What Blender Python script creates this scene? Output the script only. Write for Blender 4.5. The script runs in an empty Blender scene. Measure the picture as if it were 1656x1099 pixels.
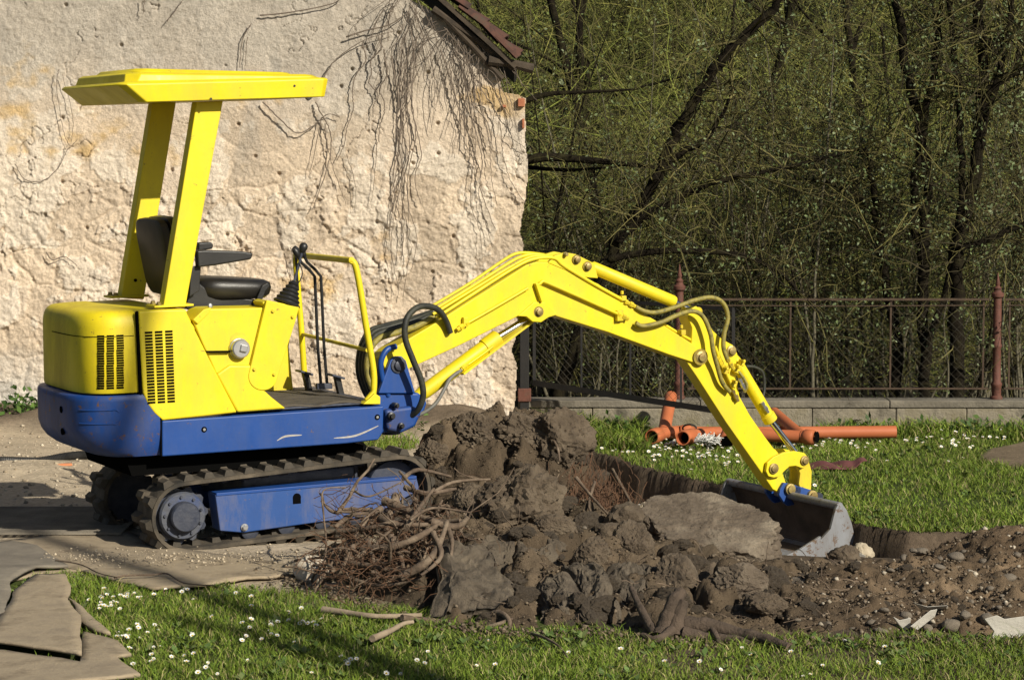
import bpy, bmesh, math, random
import numpy as np
from mathutils import Vector, Matrix, Euler, noise as mnoise
random.seed(7); rng = np.random.default_rng(11)
R = math.radians
scene = bpy.context.scene
col = scene.collection

# ------------------------------------------------------------------ camera
FPX, CX, CY = 4020.0, 828.0, 549.5           # focal length and centre in photo pixels
CAMZ, HORY = 1.91, 250.0
PITCH = math.atan((CY - HORY) / FPX)
cam_d = bpy.data.cameras.new('camera'); cam = bpy.data.objects.new('camera', cam_d); col.objects.link(cam)
cam_d.sensor_width = 36.0; cam_d.lens = 36.0 * FPX / 1656.0
cam_d.clip_start = 0.1; cam_d.clip_end = 2000.0
cam.location = (0, 0, CAMZ); cam.rotation_euler = (math.pi / 2 - PITCH, 0, 0)
scene.camera = cam

# ------------------------------------------------------------------ light
SUN_AZ, SUN_EL = 42.0, 31.0                   # degrees right of straight behind the camera, height
wd = bpy.data.worlds.new('World'); scene.world = wd; wd.use_nodes = True
wn = wd.node_tree.nodes; wl = wd.node_tree.links
sky = wn.new('ShaderNodeTexSky'); sky.sky_type = 'NISHITA'; sky.sun_disc = False
sky.sun_elevation = R(SUN_EL); sky.sun_rotation = R(180 - SUN_AZ); sky.air_density = 1.0; sky.dust_density = 1.0
wl.new(sky.outputs[0], wn['Background'].inputs[0]); wn['Background'].inputs[1].default_value = 0.05
sd = bpy.data.lights.new('sun', 'SUN'); so = bpy.data.objects.new('sun', sd); col.objects.link(so)
sd.energy = 5.0; sd.angle = R(0.53); sd.color = (1.0, 0.925, 0.78)
to_sun = Vector((math.sin(R(SUN_AZ)) * math.cos(R(SUN_EL)), -math.cos(R(SUN_AZ)) * math.cos(R(SUN_EL)), math.sin(R(SUN_EL))))
so.rotation_euler = to_sun.to_track_quat('Z', 'Y').to_euler(); so.location = (8, -10, 12)
scene.view_settings.view_transform = 'Standard'; scene.view_settings.look = 'None'
scene.view_settings.exposure = 0.2; scene.view_settings.gamma = 1.0
scene.view_settings.use_curve_mapping = False
scene.render.engine = 'CYCLES'

# ------------------------------------------------------------------ pixel -> place
RIGHT = Vector((1, 0, 0)); FWD = Vector((0, math.cos(PITCH), -math.sin(PITCH))); UP = Vector((0, math.sin(PITCH), math.cos(PITCH)))
CAMP = Vector((0, 0, CAMZ))
def ray(px, py): return RIGHT * ((px - CX) / FPX) + UP * ((CY - py) / FPX) + FWD
def atY(px, py, Y): d = ray(px, py); return CAMP + d * (Y / d.y)
def atZ(px, py, z=0.0): d = ray(px, py); return CAMP + d * ((z - CAMZ) / d.z)
def in_frame(M, px, py, y):                   # intersection with the plane y = const of the frame M
    Mi = M.inverted(); o = Mi @ CAMP; d = Mi.to_3x3() @ ray(px, py)
    return o + d * ((y - o.y) / d.y)

# ------------------------------------------------------------------ noise (numpy)
def _h(i, j, s): v = np.sin(i * 127.1 + j * 311.7 + s * 74.7) * 43758.5453; return v - np.floor(v)
def vn(x, y, s=0):
    xi = np.floor(x); yi = np.floor(y); fx = x - xi; fy = y - yi
    fx = fx * fx * (3 - 2 * fx); fy = fy * fy * (3 - 2 * fy)
    a = _h(xi, yi, s); b = _h(xi + 1, yi, s); c = _h(xi, yi + 1, s); d = _h(xi + 1, yi + 1, s)
    return (a * (1 - fx) + b * fx) * (1 - fy) + (c * (1 - fx) + d * fx) * fy
def fbm(x, y, o=4, s=0, g=0.5):
    t = 0; a = 1; n = 0
    for k in range(o):
        t = t + a * vn(x * 2 ** k + 17.3 * k, y * 2 ** k - 9.1 * k, s + k); n += a; a *= g
    return t / n
def worley(x, y, s=0):
    xi = np.floor(x); yi = np.floor(y); f1 = np.full(np.shape(x), 9.0); f2 = np.full(np.shape(x), 9.0); idv = np.zeros(np.shape(x))
    for di in (-1, 0, 1):
        for dj in (-1, 0, 1):
            a = xi + di; b = yi + dj
            px = a + _h(a, b, s); py = b + _h(a, b, s + 5)
            d = np.hypot(px - x, py - y); c = d < f1
            f2 = np.where(c, f1, np.minimum(f2, d)); idv = np.where(c, _h(a, b, s + 9), idv); f1 = np.where(c, d, f1)
    return f1, f2, idv
def sstep(a, b, x): t = np.clip((x - a) / (b - a), 0, 1); return t * t * (3 - 2 * t)
def inpoly(x, y, poly):
    x = np.asarray(x); y = np.asarray(y); r = np.zeros(x.shape, bool); n = len(poly)
    for i in range(n):
        x1, y1 = poly[i][0], poly[i][1]; x2, y2 = poly[i - 1][0], poly[i - 1][1]
        if y1 == y2: continue
        r ^= ((y1 > y) != (y2 > y)) & (x < (x2 - x1) * (y - y1) / (y2 - y1) + x1)
    return r
def segdist(x, y, pts, closed=False):
    best = np.full(np.shape(x), 1e9); side = np.zeros(np.shape(x)); m = len(pts)
    for i in range(m if closed else m - 1):
        ax, ay = pts[i][0], pts[i][1]; bx, by = pts[(i + 1) % m][0], pts[(i + 1) % m][1]
        dx, dy = bx - ax, by - ay; L = dx * dx + dy * dy + 1e-12
        t = np.clip(((x - ax) * dx + (y - ay) * dy) / L, 0, 1)
        d = np.hypot(x - ax - t * dx, y - ay - t * dy)
        c = d < best; cr = dx * (y - ay) - dy * (x - ax)
        side = np.where(c, np.sign(cr), side); best = np.where(c, d, best)
    return best, side

# ------------------------------------------------------------------ materials
MATS = {}
def newmat(name):
    m = bpy.data.materials.new(name); m.use_nodes = True; MATS[name] = m
    return m, m.node_tree.nodes, m.node_tree.links, m.node_tree.nodes['Principled BSDF']
def ramp(nodes, pts):
    r = nodes.new('ShaderNodeValToRGB'); e = r.color_ramp.elements
    while len(e) < len(pts): e.new(0.5)
    for i, (p, c) in enumerate(pts): e[i].position = p; e[i].color = tuple(c) + (1,) if len(c) == 3 else c
    return r
def tex(nodes, links, scale, detail=6, rough=0.6, kind='noise', coord='Object', vec=None):
    tc = nodes.new('ShaderNodeTexCoord')
    t = nodes.new('ShaderNodeTexNoise' if kind == 'noise' else 'ShaderNodeTexVoronoi')
    t.inputs['Scale'].default_value = scale
    if kind == 'noise': t.inputs['Detail'].default_value = detail; t.inputs['Roughness'].default_value = rough
    links.new(tc.outputs[coord], t.inputs['Vector'])
    return t
def mat(name, c1, c2=None, scale=8, rough=0.7, bump=0.0, bscale=60, metal=0.0, c3=None, fine=None, coat=0.0, spec=None, trans=0.0, bdist=0.01):
    m, n, l, b = newmat(name)
    b.inputs['Roughness'].default_value = rough; b.inputs['Metallic'].default_value = metal
    if spec is not None: b.inputs['Specular IOR Level'].default_value = spec
    if coat: b.inputs['Coat Weight'].default_value = coat; b.inputs['Coat Roughness'].default_value = 0.15
    if c2 is None: b.inputs['Base Color'].default_value = tuple(c1) + (1,)
    else:
        t = tex(n, l, scale)
        pts = [(0.3, c1), (0.7, c2)] if c3 is None else [(0.28, c1), (0.5, c2), (0.72, c3)]
        r = ramp(n, pts); l.new(t.outputs[0], r.inputs[0]); l.new(r.outputs[0], b.inputs['Base Color'])
    if bump:
        t2 = tex(n, l, bscale, 8, 0.65); bp = n.new('ShaderNodeBump'); bp.inputs['Strength'].default_value = bump; bp.inputs['Distance'].default_value = bdist
        l.new(t2.outputs[0], bp.inputs['Height']); l.new(bp.outputs[0], b.inputs['Normal'])
    return m
def attrmat(name, rough=0.9, bump=0.4, bscale=90, var=0.35, vscale=40, bdist=0.01, spec=0.2, sss=0.0):
    """colour from the mesh's own per-vertex surface colour, broken up by fine noise"""
    m, n, l, b = newmat(name); b.inputs['Roughness'].default_value = rough; b.inputs['Specular IOR Level'].default_value = spec
    a = n.new('ShaderNodeAttribute'); a.attribute_name = 'Col'
    mx = n.new('ShaderNodeMix'); mx.data_type = 'RGBA'; mx.blend_type = 'MULTIPLY'; mx.inputs[0].default_value = 1.0
    t = tex(n, l, vscale, 8, 0.7); r = ramp(n, [(0.25, (1 - var,) * 3), (0.75, (1 + var,) * 3)])
    l.new(t.outputs[0], r.inputs[0]); l.new(a.outputs['Color'], mx.inputs[6]); l.new(r.outputs[0], mx.inputs[7]); l.new(mx.outputs[2], b.inputs['Base Color'])
    if bump:
        t2 = tex(n, l, bscale, 9, 0.7); bp = n.new('ShaderNodeBump'); bp.inputs['Strength'].default_value = bump; bp.inputs['Distance'].default_value = bdist
        l.new(t2.outputs[0], bp.inputs['Height']); l.new(bp.outputs[0], b.inputs['Normal'])
    if sss: b.inputs['Subsurface Weight'].default_value = 0.0; b.inputs['Transmission Weight'].default_value = 0.0
    return m
def paint(name, base, wear=(0.16, 0.10, 0.06), dirt=(0.22, 0.18, 0.12), rough=0.38, amt=0.60, dirtamt=0.25, chip=0.70):
    """machine paint: slight fading, dust film, chips that show rust, worn edges"""
    m, n, l, b = newmat(name); b.inputs['Specular IOR Level'].default_value = 0.45
    t = tex(n, l, 5, 6, 0.6)
    r = ramp(n, [(0.3, tuple(c * 0.86 for c in base)), (0.7, base)]); l.new(t.outputs[0], r.inputs[0])
    td = tex(n, l, 3.1, 9, 0.75)
    mp = n.new('ShaderNodeMapping'); mp.inputs['Scale'].default_value = (1.6, 1.6, 0.45); l.new(td.inputs['Vector'].links[0].from_socket, mp.inputs['Vector']); l.new(mp.outputs[0], td.inputs['Vector'])
    rd = ramp(n, [(0.43, (0,) * 3), (0.64, (dirtamt,) * 3)]); l.new(td.outputs[0], rd.inputs[0])
    m1 = n.new('ShaderNodeMix'); m1.data_type = 'RGBA'; l.new(rd.outputs[0], m1.inputs[0]); l.new(r.outputs[0], m1.inputs[6]); m1.inputs[7].default_value = dirt + (1,)
    tc = tex(n, l, 26, 10, 0.75); rc = ramp(n, [(chip - 0.02, (0,) * 3), (chip + 0.02, (1,) * 3)]); l.new(tc.outputs[0], rc.inputs[0])
    g = n.new('ShaderNodeNewGeometry'); rp = ramp(n, [(amt - 0.03, (0,) * 3), (amt + 0.10, (0.8,) * 3)]); l.new(g.outputs['Pointiness'], rp.inputs[0])
    te = tex(n, l, 14, 8, 0.7); re = ramp(n, [(0.48, (0,) * 3), (0.62, (1,) * 3)]); l.new(te.outputs[0], re.inputs[0])
    mu = n.new('ShaderNodeMath'); mu.operation = 'MULTIPLY'; l.new(rp.outputs[0], mu.inputs[0]); l.new(re.outputs[0], mu.inputs[1])
    ad = n.new('ShaderNodeMath'); ad.operation = 'MAXIMUM'; l.new(mu.outputs[0], ad.inputs[0]); l.new(rc.outputs[0], ad.inputs[1])
    m2 = n.new('ShaderNodeMix'); m2.data_type = 'RGBA'; l.new(ad.outputs[0], m2.inputs[0]); l.new(m1.outputs[2], m2.inputs[6]); m2.inputs[7].default_value = wear + (1,)
    l.new(m2.outputs[2], b.inputs['Base Color'])
    rr = ramp(n, [(0.3, (rough,) * 3), (0.8, (rough + 0.3,) * 3)]); l.new(td.outputs[0], rr.inputs[0]); l.new(rr.outputs[0], b.inputs['Roughness'])
    tb = tex(n, l, 30, 4, 0.5); bp = n.new('ShaderNodeBump'); bp.inputs['Strength'].default_value = 0.06; bp.inputs['Distance'].default_value = 0.01
    l.new(tb.outputs[0], bp.inputs['Height']); l.new(bp.outputs[0], b.inputs['Normal'])
    return m

YEL = paint('yellow_paint', (0.80, 0.655, 0.011), wear=(0.20, 0.13, 0.04), dirt=(0.50, 0.37, 0.06), dirtamt=0.34, chip=0.652, amt=0.60)
YELH = paint('dusty_yellow_paint', (0.80, 0.64, 0.012), wear=(0.20, 0.12, 0.04), dirt=(0.40, 0.27, 0.05), dirtamt=0.50, chip=0.64, amt=0.60, rough=0.42)
YELD = paint('worn_yellow_paint', (0.80, 0.63, 0.015), wear=(0.10, 0.06, 0.03), dirt=(0.30, 0.22, 0.06), dirtamt=0.45, chip=0.63, amt=0.56)
BLU = paint('blue_paint', (0.008, 0.060, 0.27), wear=(0.12, 0.075, 0.05), dirt=(0.06, 0.075, 0.12), dirtamt=0.22, chip=0.645)
BLUW = paint('rust_flecked_blue_paint', (0.007, 0.054, 0.25), wear=(0.11, 0.06, 0.038), dirt=(0.07, 0.06, 0.055), dirtamt=0.45, chip=0.60)
BLUD = paint('dusty_blue_paint', (0.016, 0.070, 0.26), wear=(0.15, 0.10, 0.07), dirt=(0.17, 0.15, 0.15), dirtamt=0.55, chip=0.64, rough=0.5)
STEEL = paint('scraped_bucket_steel', (0.24, 0.25, 0.27), wear=(0.12, 0.08, 0.055), dirt=(0.10, 0.08, 0.06), dirtamt=0.65, chip=0.57, rough=0.42)
BKTIN = mat('muddy_bucket_inside', (0.05, 0.035, 0.025), (0.12, 0.085, 0.06), 9, 0.8, 0.3, 40)
CHROME = mat('chrome_rod', (0.75, 0.75, 0.75), rough=0.12, metal=1.0)
PIN = mat('pin_metal', (0.20, 0.13, 0.05), (0.42, 0.34, 0.12), 30, 0.45, 0.2, 90, metal=0.5)
ZINC = mat('zinc_metal', (0.45, 0.46, 0.48), (0.6, 0.6, 0.6), 20, 0.35, metal=0.8)
RUB = mat('track_rubber', (0.014, 0.013, 0.011), (0.065, 0.053, 0.038), 7, 0.85, 0.35, 70, c3=(0.15, 0.12, 0.085))
BLK = mat('black_plastic', (0.012, 0.012, 0.013), (0.02, 0.02, 0.02), 10, 0.42, 0.1, 120)
SEATM = mat('black_seat_vinyl', (0.012, 0.011, 0.010), (0.022, 0.02, 0.018), 14, 0.38, 0.15, 160)
SEATB = mat('seat_back_shell', (0.028, 0.022, 0.016), (0.045, 0.036, 0.026), 10, 0.5, 0.1, 90)
VOID = mat('hole_and_gap_shade', (0.004, 0.004, 0.004), rough=0.95, spec=0.0)  # dull black stands in for the shade inside slots, holes and gaps
HOSE = mat('painted_rubber_hose', (0.010, 0.012, 0.014), (0.045, 0.046, 0.028), 16, 0.6, 0.3, 120)
HOSEY = mat('oversprayed_hose', (0.10, 0.095, 0.03), (0.30, 0.25, 0.05), 22, 0.6, 0.3, 120, c3=(0.05, 0.05, 0.03))
GREYB = mat('dark_blue_grey_metal', (0.022, 0.030, 0.055), (0.075, 0.08, 0.10), 14, 0.5, 0.2, 60, metal=0.3)
FLOORM = mat('rubber_floor_mat', (0.05, 0.042, 0.03), (0.12, 0.10, 0.075), 9, 0.9, 0.3, 60)

# ------------------------------------------------------------------ mesh helpers
def tagp(o, label=None, cat=None, group=None, kind=None):
    if label: o['label'] = label
    if cat: o['category'] = cat
    if group: o['group'] = group
    if kind: o['kind'] = kind
    return o
def link(name, me, m, parent=None):
    o = bpy.data.objects.new(name, me); col.objects.link(o)
    if m is not None and not me.materials: me.materials.append(m)
    if parent is not None: o.parent = parent
    return o
def empty(name, loc=(0, 0, 0), M=None):
    o = bpy.data.objects.new(name, None); o.empty_display_size = 0.2; col.objects.link(o)
    if M is not None: o.matrix_world = M
    else: o.location = loc
    return o
def arrmesh(name, V, F, cols=None, smooth=False):
    """V (n,3); F (m,k) of one face size, or a list of such arrays"""
    if not isinstance(F, (list, tuple)): F = [F]
    me = bpy.data.meshes.new(name); V = np.asarray(V, np.float32)
    me.vertices.add(len(V)); me.vertices.foreach_set('co', V.ravel())
    li = np.concatenate([f.ravel() for f in F]).astype(np.int32)
    tot = np.concatenate([np.full(len(f), f.shape[1]) for f in F]).astype(np.int32)
    st = np.concatenate([[0], np.cumsum(tot)[:-1]]).astype(np.int32)
    me.loops.add(len(li)); me.loops.foreach_set('vertex_index', li)
    me.polygons.add(len(tot)); me.polygons.foreach_set('loop_start', st)
    me.polygons.foreach_set('use_smooth', np.full(len(tot), smooth))
    if cols is not None:
        a = me.color_attributes.new('Col', 'FLOAT_COLOR', 'POINT')
        c = np.ones((len(V), 4), np.float32); c[:, :3] = cols; a.data.foreach_set('color', c.ravel())
    me.update(calc_edges=True); me.validate()
    return me
def gridmesh(name, X, Y, Z, keep=None, cols=None, smooth=True):
    h, w = X.shape; V = np.stack([X, Y, Z], -1).reshape(-1, 3)
    i = np.arange(h * w).reshape(h, w)
    F = np.stack([i[:-1, :-1], i[:-1, 1:], i[1:, 1:], i[1:, :-1]], -1).reshape(-1, 4)
    if keep is not None: F = F[keep.reshape(-1)]
    return arrmesh(name, V, F, None if cols is None else cols.reshape(-1, 3), smooth)

class MB:
    def __init__(s): s.v = []; s.f = []
    def add(s, vs, fs):
        o = len(s.v); s.v += [Vector(v) for v in vs]; s.f += [[i + o for i in f] for f in fs]; return s
    def box(s, c, size, rot=None):
        M = rot.to_3x3() if rot is not None else Matrix.Identity(3); c = Vector(c)
        vs = [c + M @ Vector((x * size[0] / 2, y * size[1] / 2, z * size[2] / 2)) for x in (-1, 1) for y in (-1, 1) for z in (-1, 1)]
        return s.add(vs, [(0, 1, 3, 2), (4, 6, 7, 5), (0, 4, 5, 1), (2, 3, 7, 6), (0, 2, 6, 4), (1, 5, 7, 3)])
    def prism(s, poly, y0, y1):              # poly of (x, z), run along y
        n = len(poly); a = sum(poly[i][0] * poly[(i + 1) % n][1] - poly[(i + 1) % n][0] * poly[i][1] for i in range(n))
        if a < 0: poly = poly[::-1]
        vs = [(p[0], y0, p[1]) for p in poly] + [(p[0], y1, p[1]) for p in poly]
        fs = [list(range(n)), list(range(2 * n - 1, n - 1, -1))] + [[i, i + n, (i + 1) % n + n, (i + 1) % n] for i in range(n)]
        return s.add(vs, fs)
    def tube(s, pts, r, sides=8, cap=True):
        pts = [Vector(p) for p in pts]; n = len(pts); o = len(s.v)
        rr = r if isinstance(r, (list, tuple)) else [r] * n
        prev = None
        for i in range(n):
            t = (pts[min(i + 1, n - 1)] - pts[max(i - 1, 0)])
            t = t.normalized() if t.length > 1e-9 else Vector((0, 0, 1))
            if prev is None: a = t.orthogonal().normalized()
            else:
                a = prev - t * prev.dot(t); a = a.normalized() if a.length > 1e-6 else t.orthogonal().normalized()
            prev = a; b = t.cross(a)
            for k in range(sides):
                q = 2 * math.pi * k / sides; s.v.append(pts[i] + (a * math.cos(q) + b * math.sin(q)) * rr[i])
        for i in range(n - 1):
            for k in range(sides):
                k2 = (k + 1) % sides; s.f.append([o + i * sides + k, o + i * sides + k2, o + (i + 1) * sides + k2, o + (i + 1) * sides + k])
        if cap:
            s.f.append([o + k for k in range(sides)][::-1]); s.f.append([o + (n - 1) * sides + k for k in range(sides)])
        return s
    def lathe(s, prof, org, ax, sides=20):    # prof of (radius, distance along the axis)
        org = Vector(org); ax = Vector(ax).normalized(); a = ax.orthogonal().normalized(); b = ax.cross(a); o = len(s.v)
        for (r, h) in prof:
            for k in range(sides):
                q = 2 * math.pi * k / sides; s.v.append(org + ax * h + (a * math.cos(q) + b * math.sin(q)) * r)
        for i in range(len(prof) - 1):
            for k in range(sides):
                k2 = (k + 1) % sides; s.f.append([o + i * sides + k, o + i * sides + k2, o + (i + 1) * sides + k2, o + (i + 1) * sides + k])
        s.f.append([o + k for k in range(sides)][::-1]); s.f.append([o + (len(prof) - 1) * sides + k for k in range(sides)])
        return s
    def rings(s, rings, close=True):          # list of equally long loops
        o = len(s.v); n = len(rings[0])
        for r in rings: s.v += [Vector(p) for p in r]
        for i in range(len(rings) - 1):
            for k in range(n):
                k2 = (k + 1) % n; s.f.append([o + i * n + k, o + i * n + k2, o + (i + 1) * n + k2, o + (i + 1) * n + k])
        if close:
            s.f.append([o + k for k in range(n)][::-1]); s.f.append([o + (len(rings) - 1) * n + k for k in range(n)])
        return s
    def mesh(s, name, smooth=None, xf=None):
        me = bpy.data.meshes.new(name)
        me.from_pydata([(xf @ v if xf is not None else v)[:] for v in s.v], [], s.f)
        bm = bmesh.new(); bm.from_mesh(me); bmesh.ops.recalc_face_normals(bm, faces=bm.faces); bm.to_mesh(me); bm.free()
        if smooth is not None:
            me.shade_smooth()
            if smooth < 180: me.set_sharp_from_angle(angle=R(smooth))
        return me
    def build(s, name, m, parent=None, bevel=0.0, smooth=35, xf=None, segs=2):
        o = link(name, s.mesh(name, smooth, xf), m, parent)
        if bevel:
            b = o.modifiers.new('bevel', 'BEVEL'); b.width = bevel; b.segments = segs; b.limit_method = 'ANGLE'; b.angle_limit = R(35); b.harden_normals = True
        return o
def copy_tree(o, parent=None):
    c = o.copy(); col.objects.link(c); c.parent = parent
    for ch in list(o.children): copy_tree(ch, c)
    return c
def smoothpath(pts, n=6):                      # Catmull-Rom
    pts = [Vector(p) for p in pts]; out = []
    for i in range(len(pts) - 1):
        p0 = pts[max(i - 1, 0)]; p1 = pts[i]; p2 = pts[i + 1]; p3 = pts[min(i + 2, len(pts) - 1)]
        for k in range(n):
            t = k / n; out.append(0.5 * ((2 * p1) + (p2 - p0) * t + (2 * p0 - 5 * p1 + 4 * p2 - p3) * t * t + (3 * p1 - p0 - 3 * p2 + p3) * t ** 3))
    return out + [pts[-1]]
# ================================================================== GROUND
def W(pts, z=0.0): return [tuple(atZ(px, py, z)[:2]) for px, py in pts]
LAWN_EDGE = W([(925, 724), (950, 738), (1040, 765), (1110, 779), (1180, 796), (1290, 830), (1390, 860), (1470, 872), (1560, 872), (1656, 880), (1760, 886), (1900, 890)], -0.15)
HEAP = W([(430, 925), (470, 938), (540, 962), (600, 978), (680, 1008), (760, 1018), (840, 1030), (950, 1022), (1060, 1036), (1130, 1040), (1200, 1034), (1350, 1040), (1450, 1034), (1560, 1042), (1700, 1036), (1900, 1040)]) + \
       [(3.6, 13.0), (2.95, 12.75), (2.52, 12.70), (2.18, 12.35), (1.80, 12.05), (1.35, 12.2), (1.02, 12.7), (0.86, 13.4), (0.72, 14.1), (0.40, 14.6), (-0.1, 14.7), (-0.62, 14.2), (-0.75, 13.5), (-0.55, 13.0), (-0.42, 12.5), (-0.75, 12.1), (-1.1, 11.9)]
MATPOLY = {
 'long':  W([(-60, 885), (60, 872), (178, 850), (245, 880), (300, 893), (380, 903), (463, 917), (468, 932), (440, 938), (400, 940), (330, 952), (250, 958), (190, 946), (130, 928), (60, 934), (-60, 962)]),
 'curl':  W([(-60, 896), (20, 884), (60, 893), (112, 927), (60, 932), (20, 960), (8, 1008), (-60, 1030)]),
 'top':   W([(58, 947), (106, 946), (118, 966), (110, 986), (132, 1016), (131, 1078), (70, 1070), (-40, 1052), (4, 1010), (28, 968)]),
 'mid':   W([(112, 976), (180, 1037), (150, 1032), (131, 1018)]),
 'low':   W([(132, 1028), (188, 1044), (214, 1071), (190, 1074), (228, 1105), (20, 1130), (-60, 1120), (-60, 1064), (0, 1060), (131, 1083)]),
}
GRID_POLY = W([(-80, 838), (120, 830), (200, 848), (170, 866), (60, 872), (-80, 876)])
def gbase(x, y):
    z = -0.15 * sstep(11.2, 13.2, y) * sstep(-0.3, 0.8, x)
    return z
def gz(x, y):
    x = np.asarray(x, float); y = np.asarray(y, float)
    z = gbase(x, y) + 0.03 * (fbm(x * 1.3, y * 1.3, 3, 3) - 0.5) + 0.012 * (fbm(x * 9, y * 9, 3, 5) - 0.5)
    d, s = segdist(x, y, LAWN_EDGE); sd_ = d * s                     # positive on the lawn side
    nd = sd_ + 0.10 * (fbm(x * 5, y * 5, 3, 8) - 0.5)
    lip = -0.36 * sstep(0.03, -0.10, nd) * sstep(-1.25, -0.55, nd) * sstep(2.9, 2.3, x) * sstep(0.3, 0.7, x)
    z = z + lip + 0.03 * np.exp(-(nd / 0.18) ** 2) * sstep(0.3, 0.7, x)
    # bank of earth against the foot of the house, and stony heap at the left
    z = z + 0.10 * sstep(17.0, 17.7, y) * sstep(0.1, -0.4, x) * (0.6 + 0.8 * fbm(x * 3, y * 3, 3, 12))
    z = z + 0.05 * np.exp(-((x + 3.0) / 0.7) ** 2 - ((y - 14.9) / 0.5) ** 2) * (0.5 + fbm(x * 8, y * 8, 3, 2))
    # the slope beyond the fence
    z = z - 0.25 * sstep(18.9, 20.5, y) + np.maximum(0, y - 25.0) * 0.34 * sstep(25, 31, y) * (0.8 + 0.4 * fbm(x * 0.08, y * 0.08, 3, 6))
    return z
def gcol(x, y):
    grav = np.array([0.44, 0.365, 0.265]); soil = np.array([0.105, 0.078, 0.054]); lawn = np.array([0.055, 0.075, 0.016]); forest = np.array([0.022, 0.019, 0.012])
    d, s = segdist(x, y, LAWN_EDGE); sd_ = d * s + 0.12 * (fbm(x * 5, y * 5, 3, 8) - 0.5)
    n = fbm(x * 6, y * 6, 4, 21)[..., None]
    c = np.broadcast_to(lawn, x.shape + (3,)) * (0.7 + 0.7 * n)
    g = (sstep(-0.35, -0.75, x - .95 * sstep(13, 14, y) * (sd_ < .1) + 0.25 * (fbm(x * 3, y * 3, 3, 4) - 0.5)) * sstep(10.9, 11.3, y + 0.5 * (x + 1.9)))[..., None]
    c = c * (1 - g) + grav * (0.75 + 0.5 * n) * g
    e = (sstep(16.9, 17.5, y + 0.4 * (fbm(x * 3, y * 3, 3, 14) - 0.5)) * sstep(0.4, 0.0, x) * sstep(18.5, 18.2, y))[..., None]
    c = c * (1 - e) + np.array([0.15, 0.115, 0.08]) * (0.6 + 0.8 * n) * e
    t = (sstep(0.10, 0.05, sd_) * sstep(0.25, 0.5, x) * sstep(18.0, 17.2, y))[..., None]
    c = c * (1 - t) + soil * (0.6 + 0.8 * n) * t
    bz = inpoly(x, y, W([(1580, 742), (1600, 725), (1660, 712), (1900, 715), (1900, 750), (1640, 760)], -.15))[..., None]
    c = np.where(bz, np.array([0.17, 0.13, 0.085]) * (0.6 + 0.8 * n), c)
    bz = inpoly(x, y, W([(1370, 862), (1440, 867), (1500, 872), (1570, 872), (1640, 884), (1640, 925), (1380, 925)], -.15))[..., None]
    c = np.where(bz, soil * (0.6 + 0.8 * n), c)
    f = sstep(18.7, 19.0, y)[..., None]
    return c * (1 - f) + forest * (0.6 + 0.9 * n) * f
def spaced(lo, hi, step, far_lo, far_hi, n):
    a = np.arange(lo, hi + step / 2, step)
    return np.concatenate([far_lo + (lo - far_lo) * (1 - (1 - np.linspace(0, 1, n)[:-1]) ** 3), a, hi + (far_hi - hi) * (np.linspace(0, 1, n)[1:] ** 3)])
gx = spaced(-4.2, 4.2, 0.035, -160, 160, 26); gy = spaced(8.6, 19.2, 0.035, -60, 260, 34)
GX, GY = np.meshgrid(gx, gy)
ground = link('ground', gridmesh('ground', GX, GY, gz(GX, GY), None, gcol(GX, GY)), attrmat('ground_surface', 0.95, 0.7, 55, 0.4, 34, 0.02))
tagp(ground, 'lawn, pale gravel yard and wooded slope as one sheet of ground', kind='structure')

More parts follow.
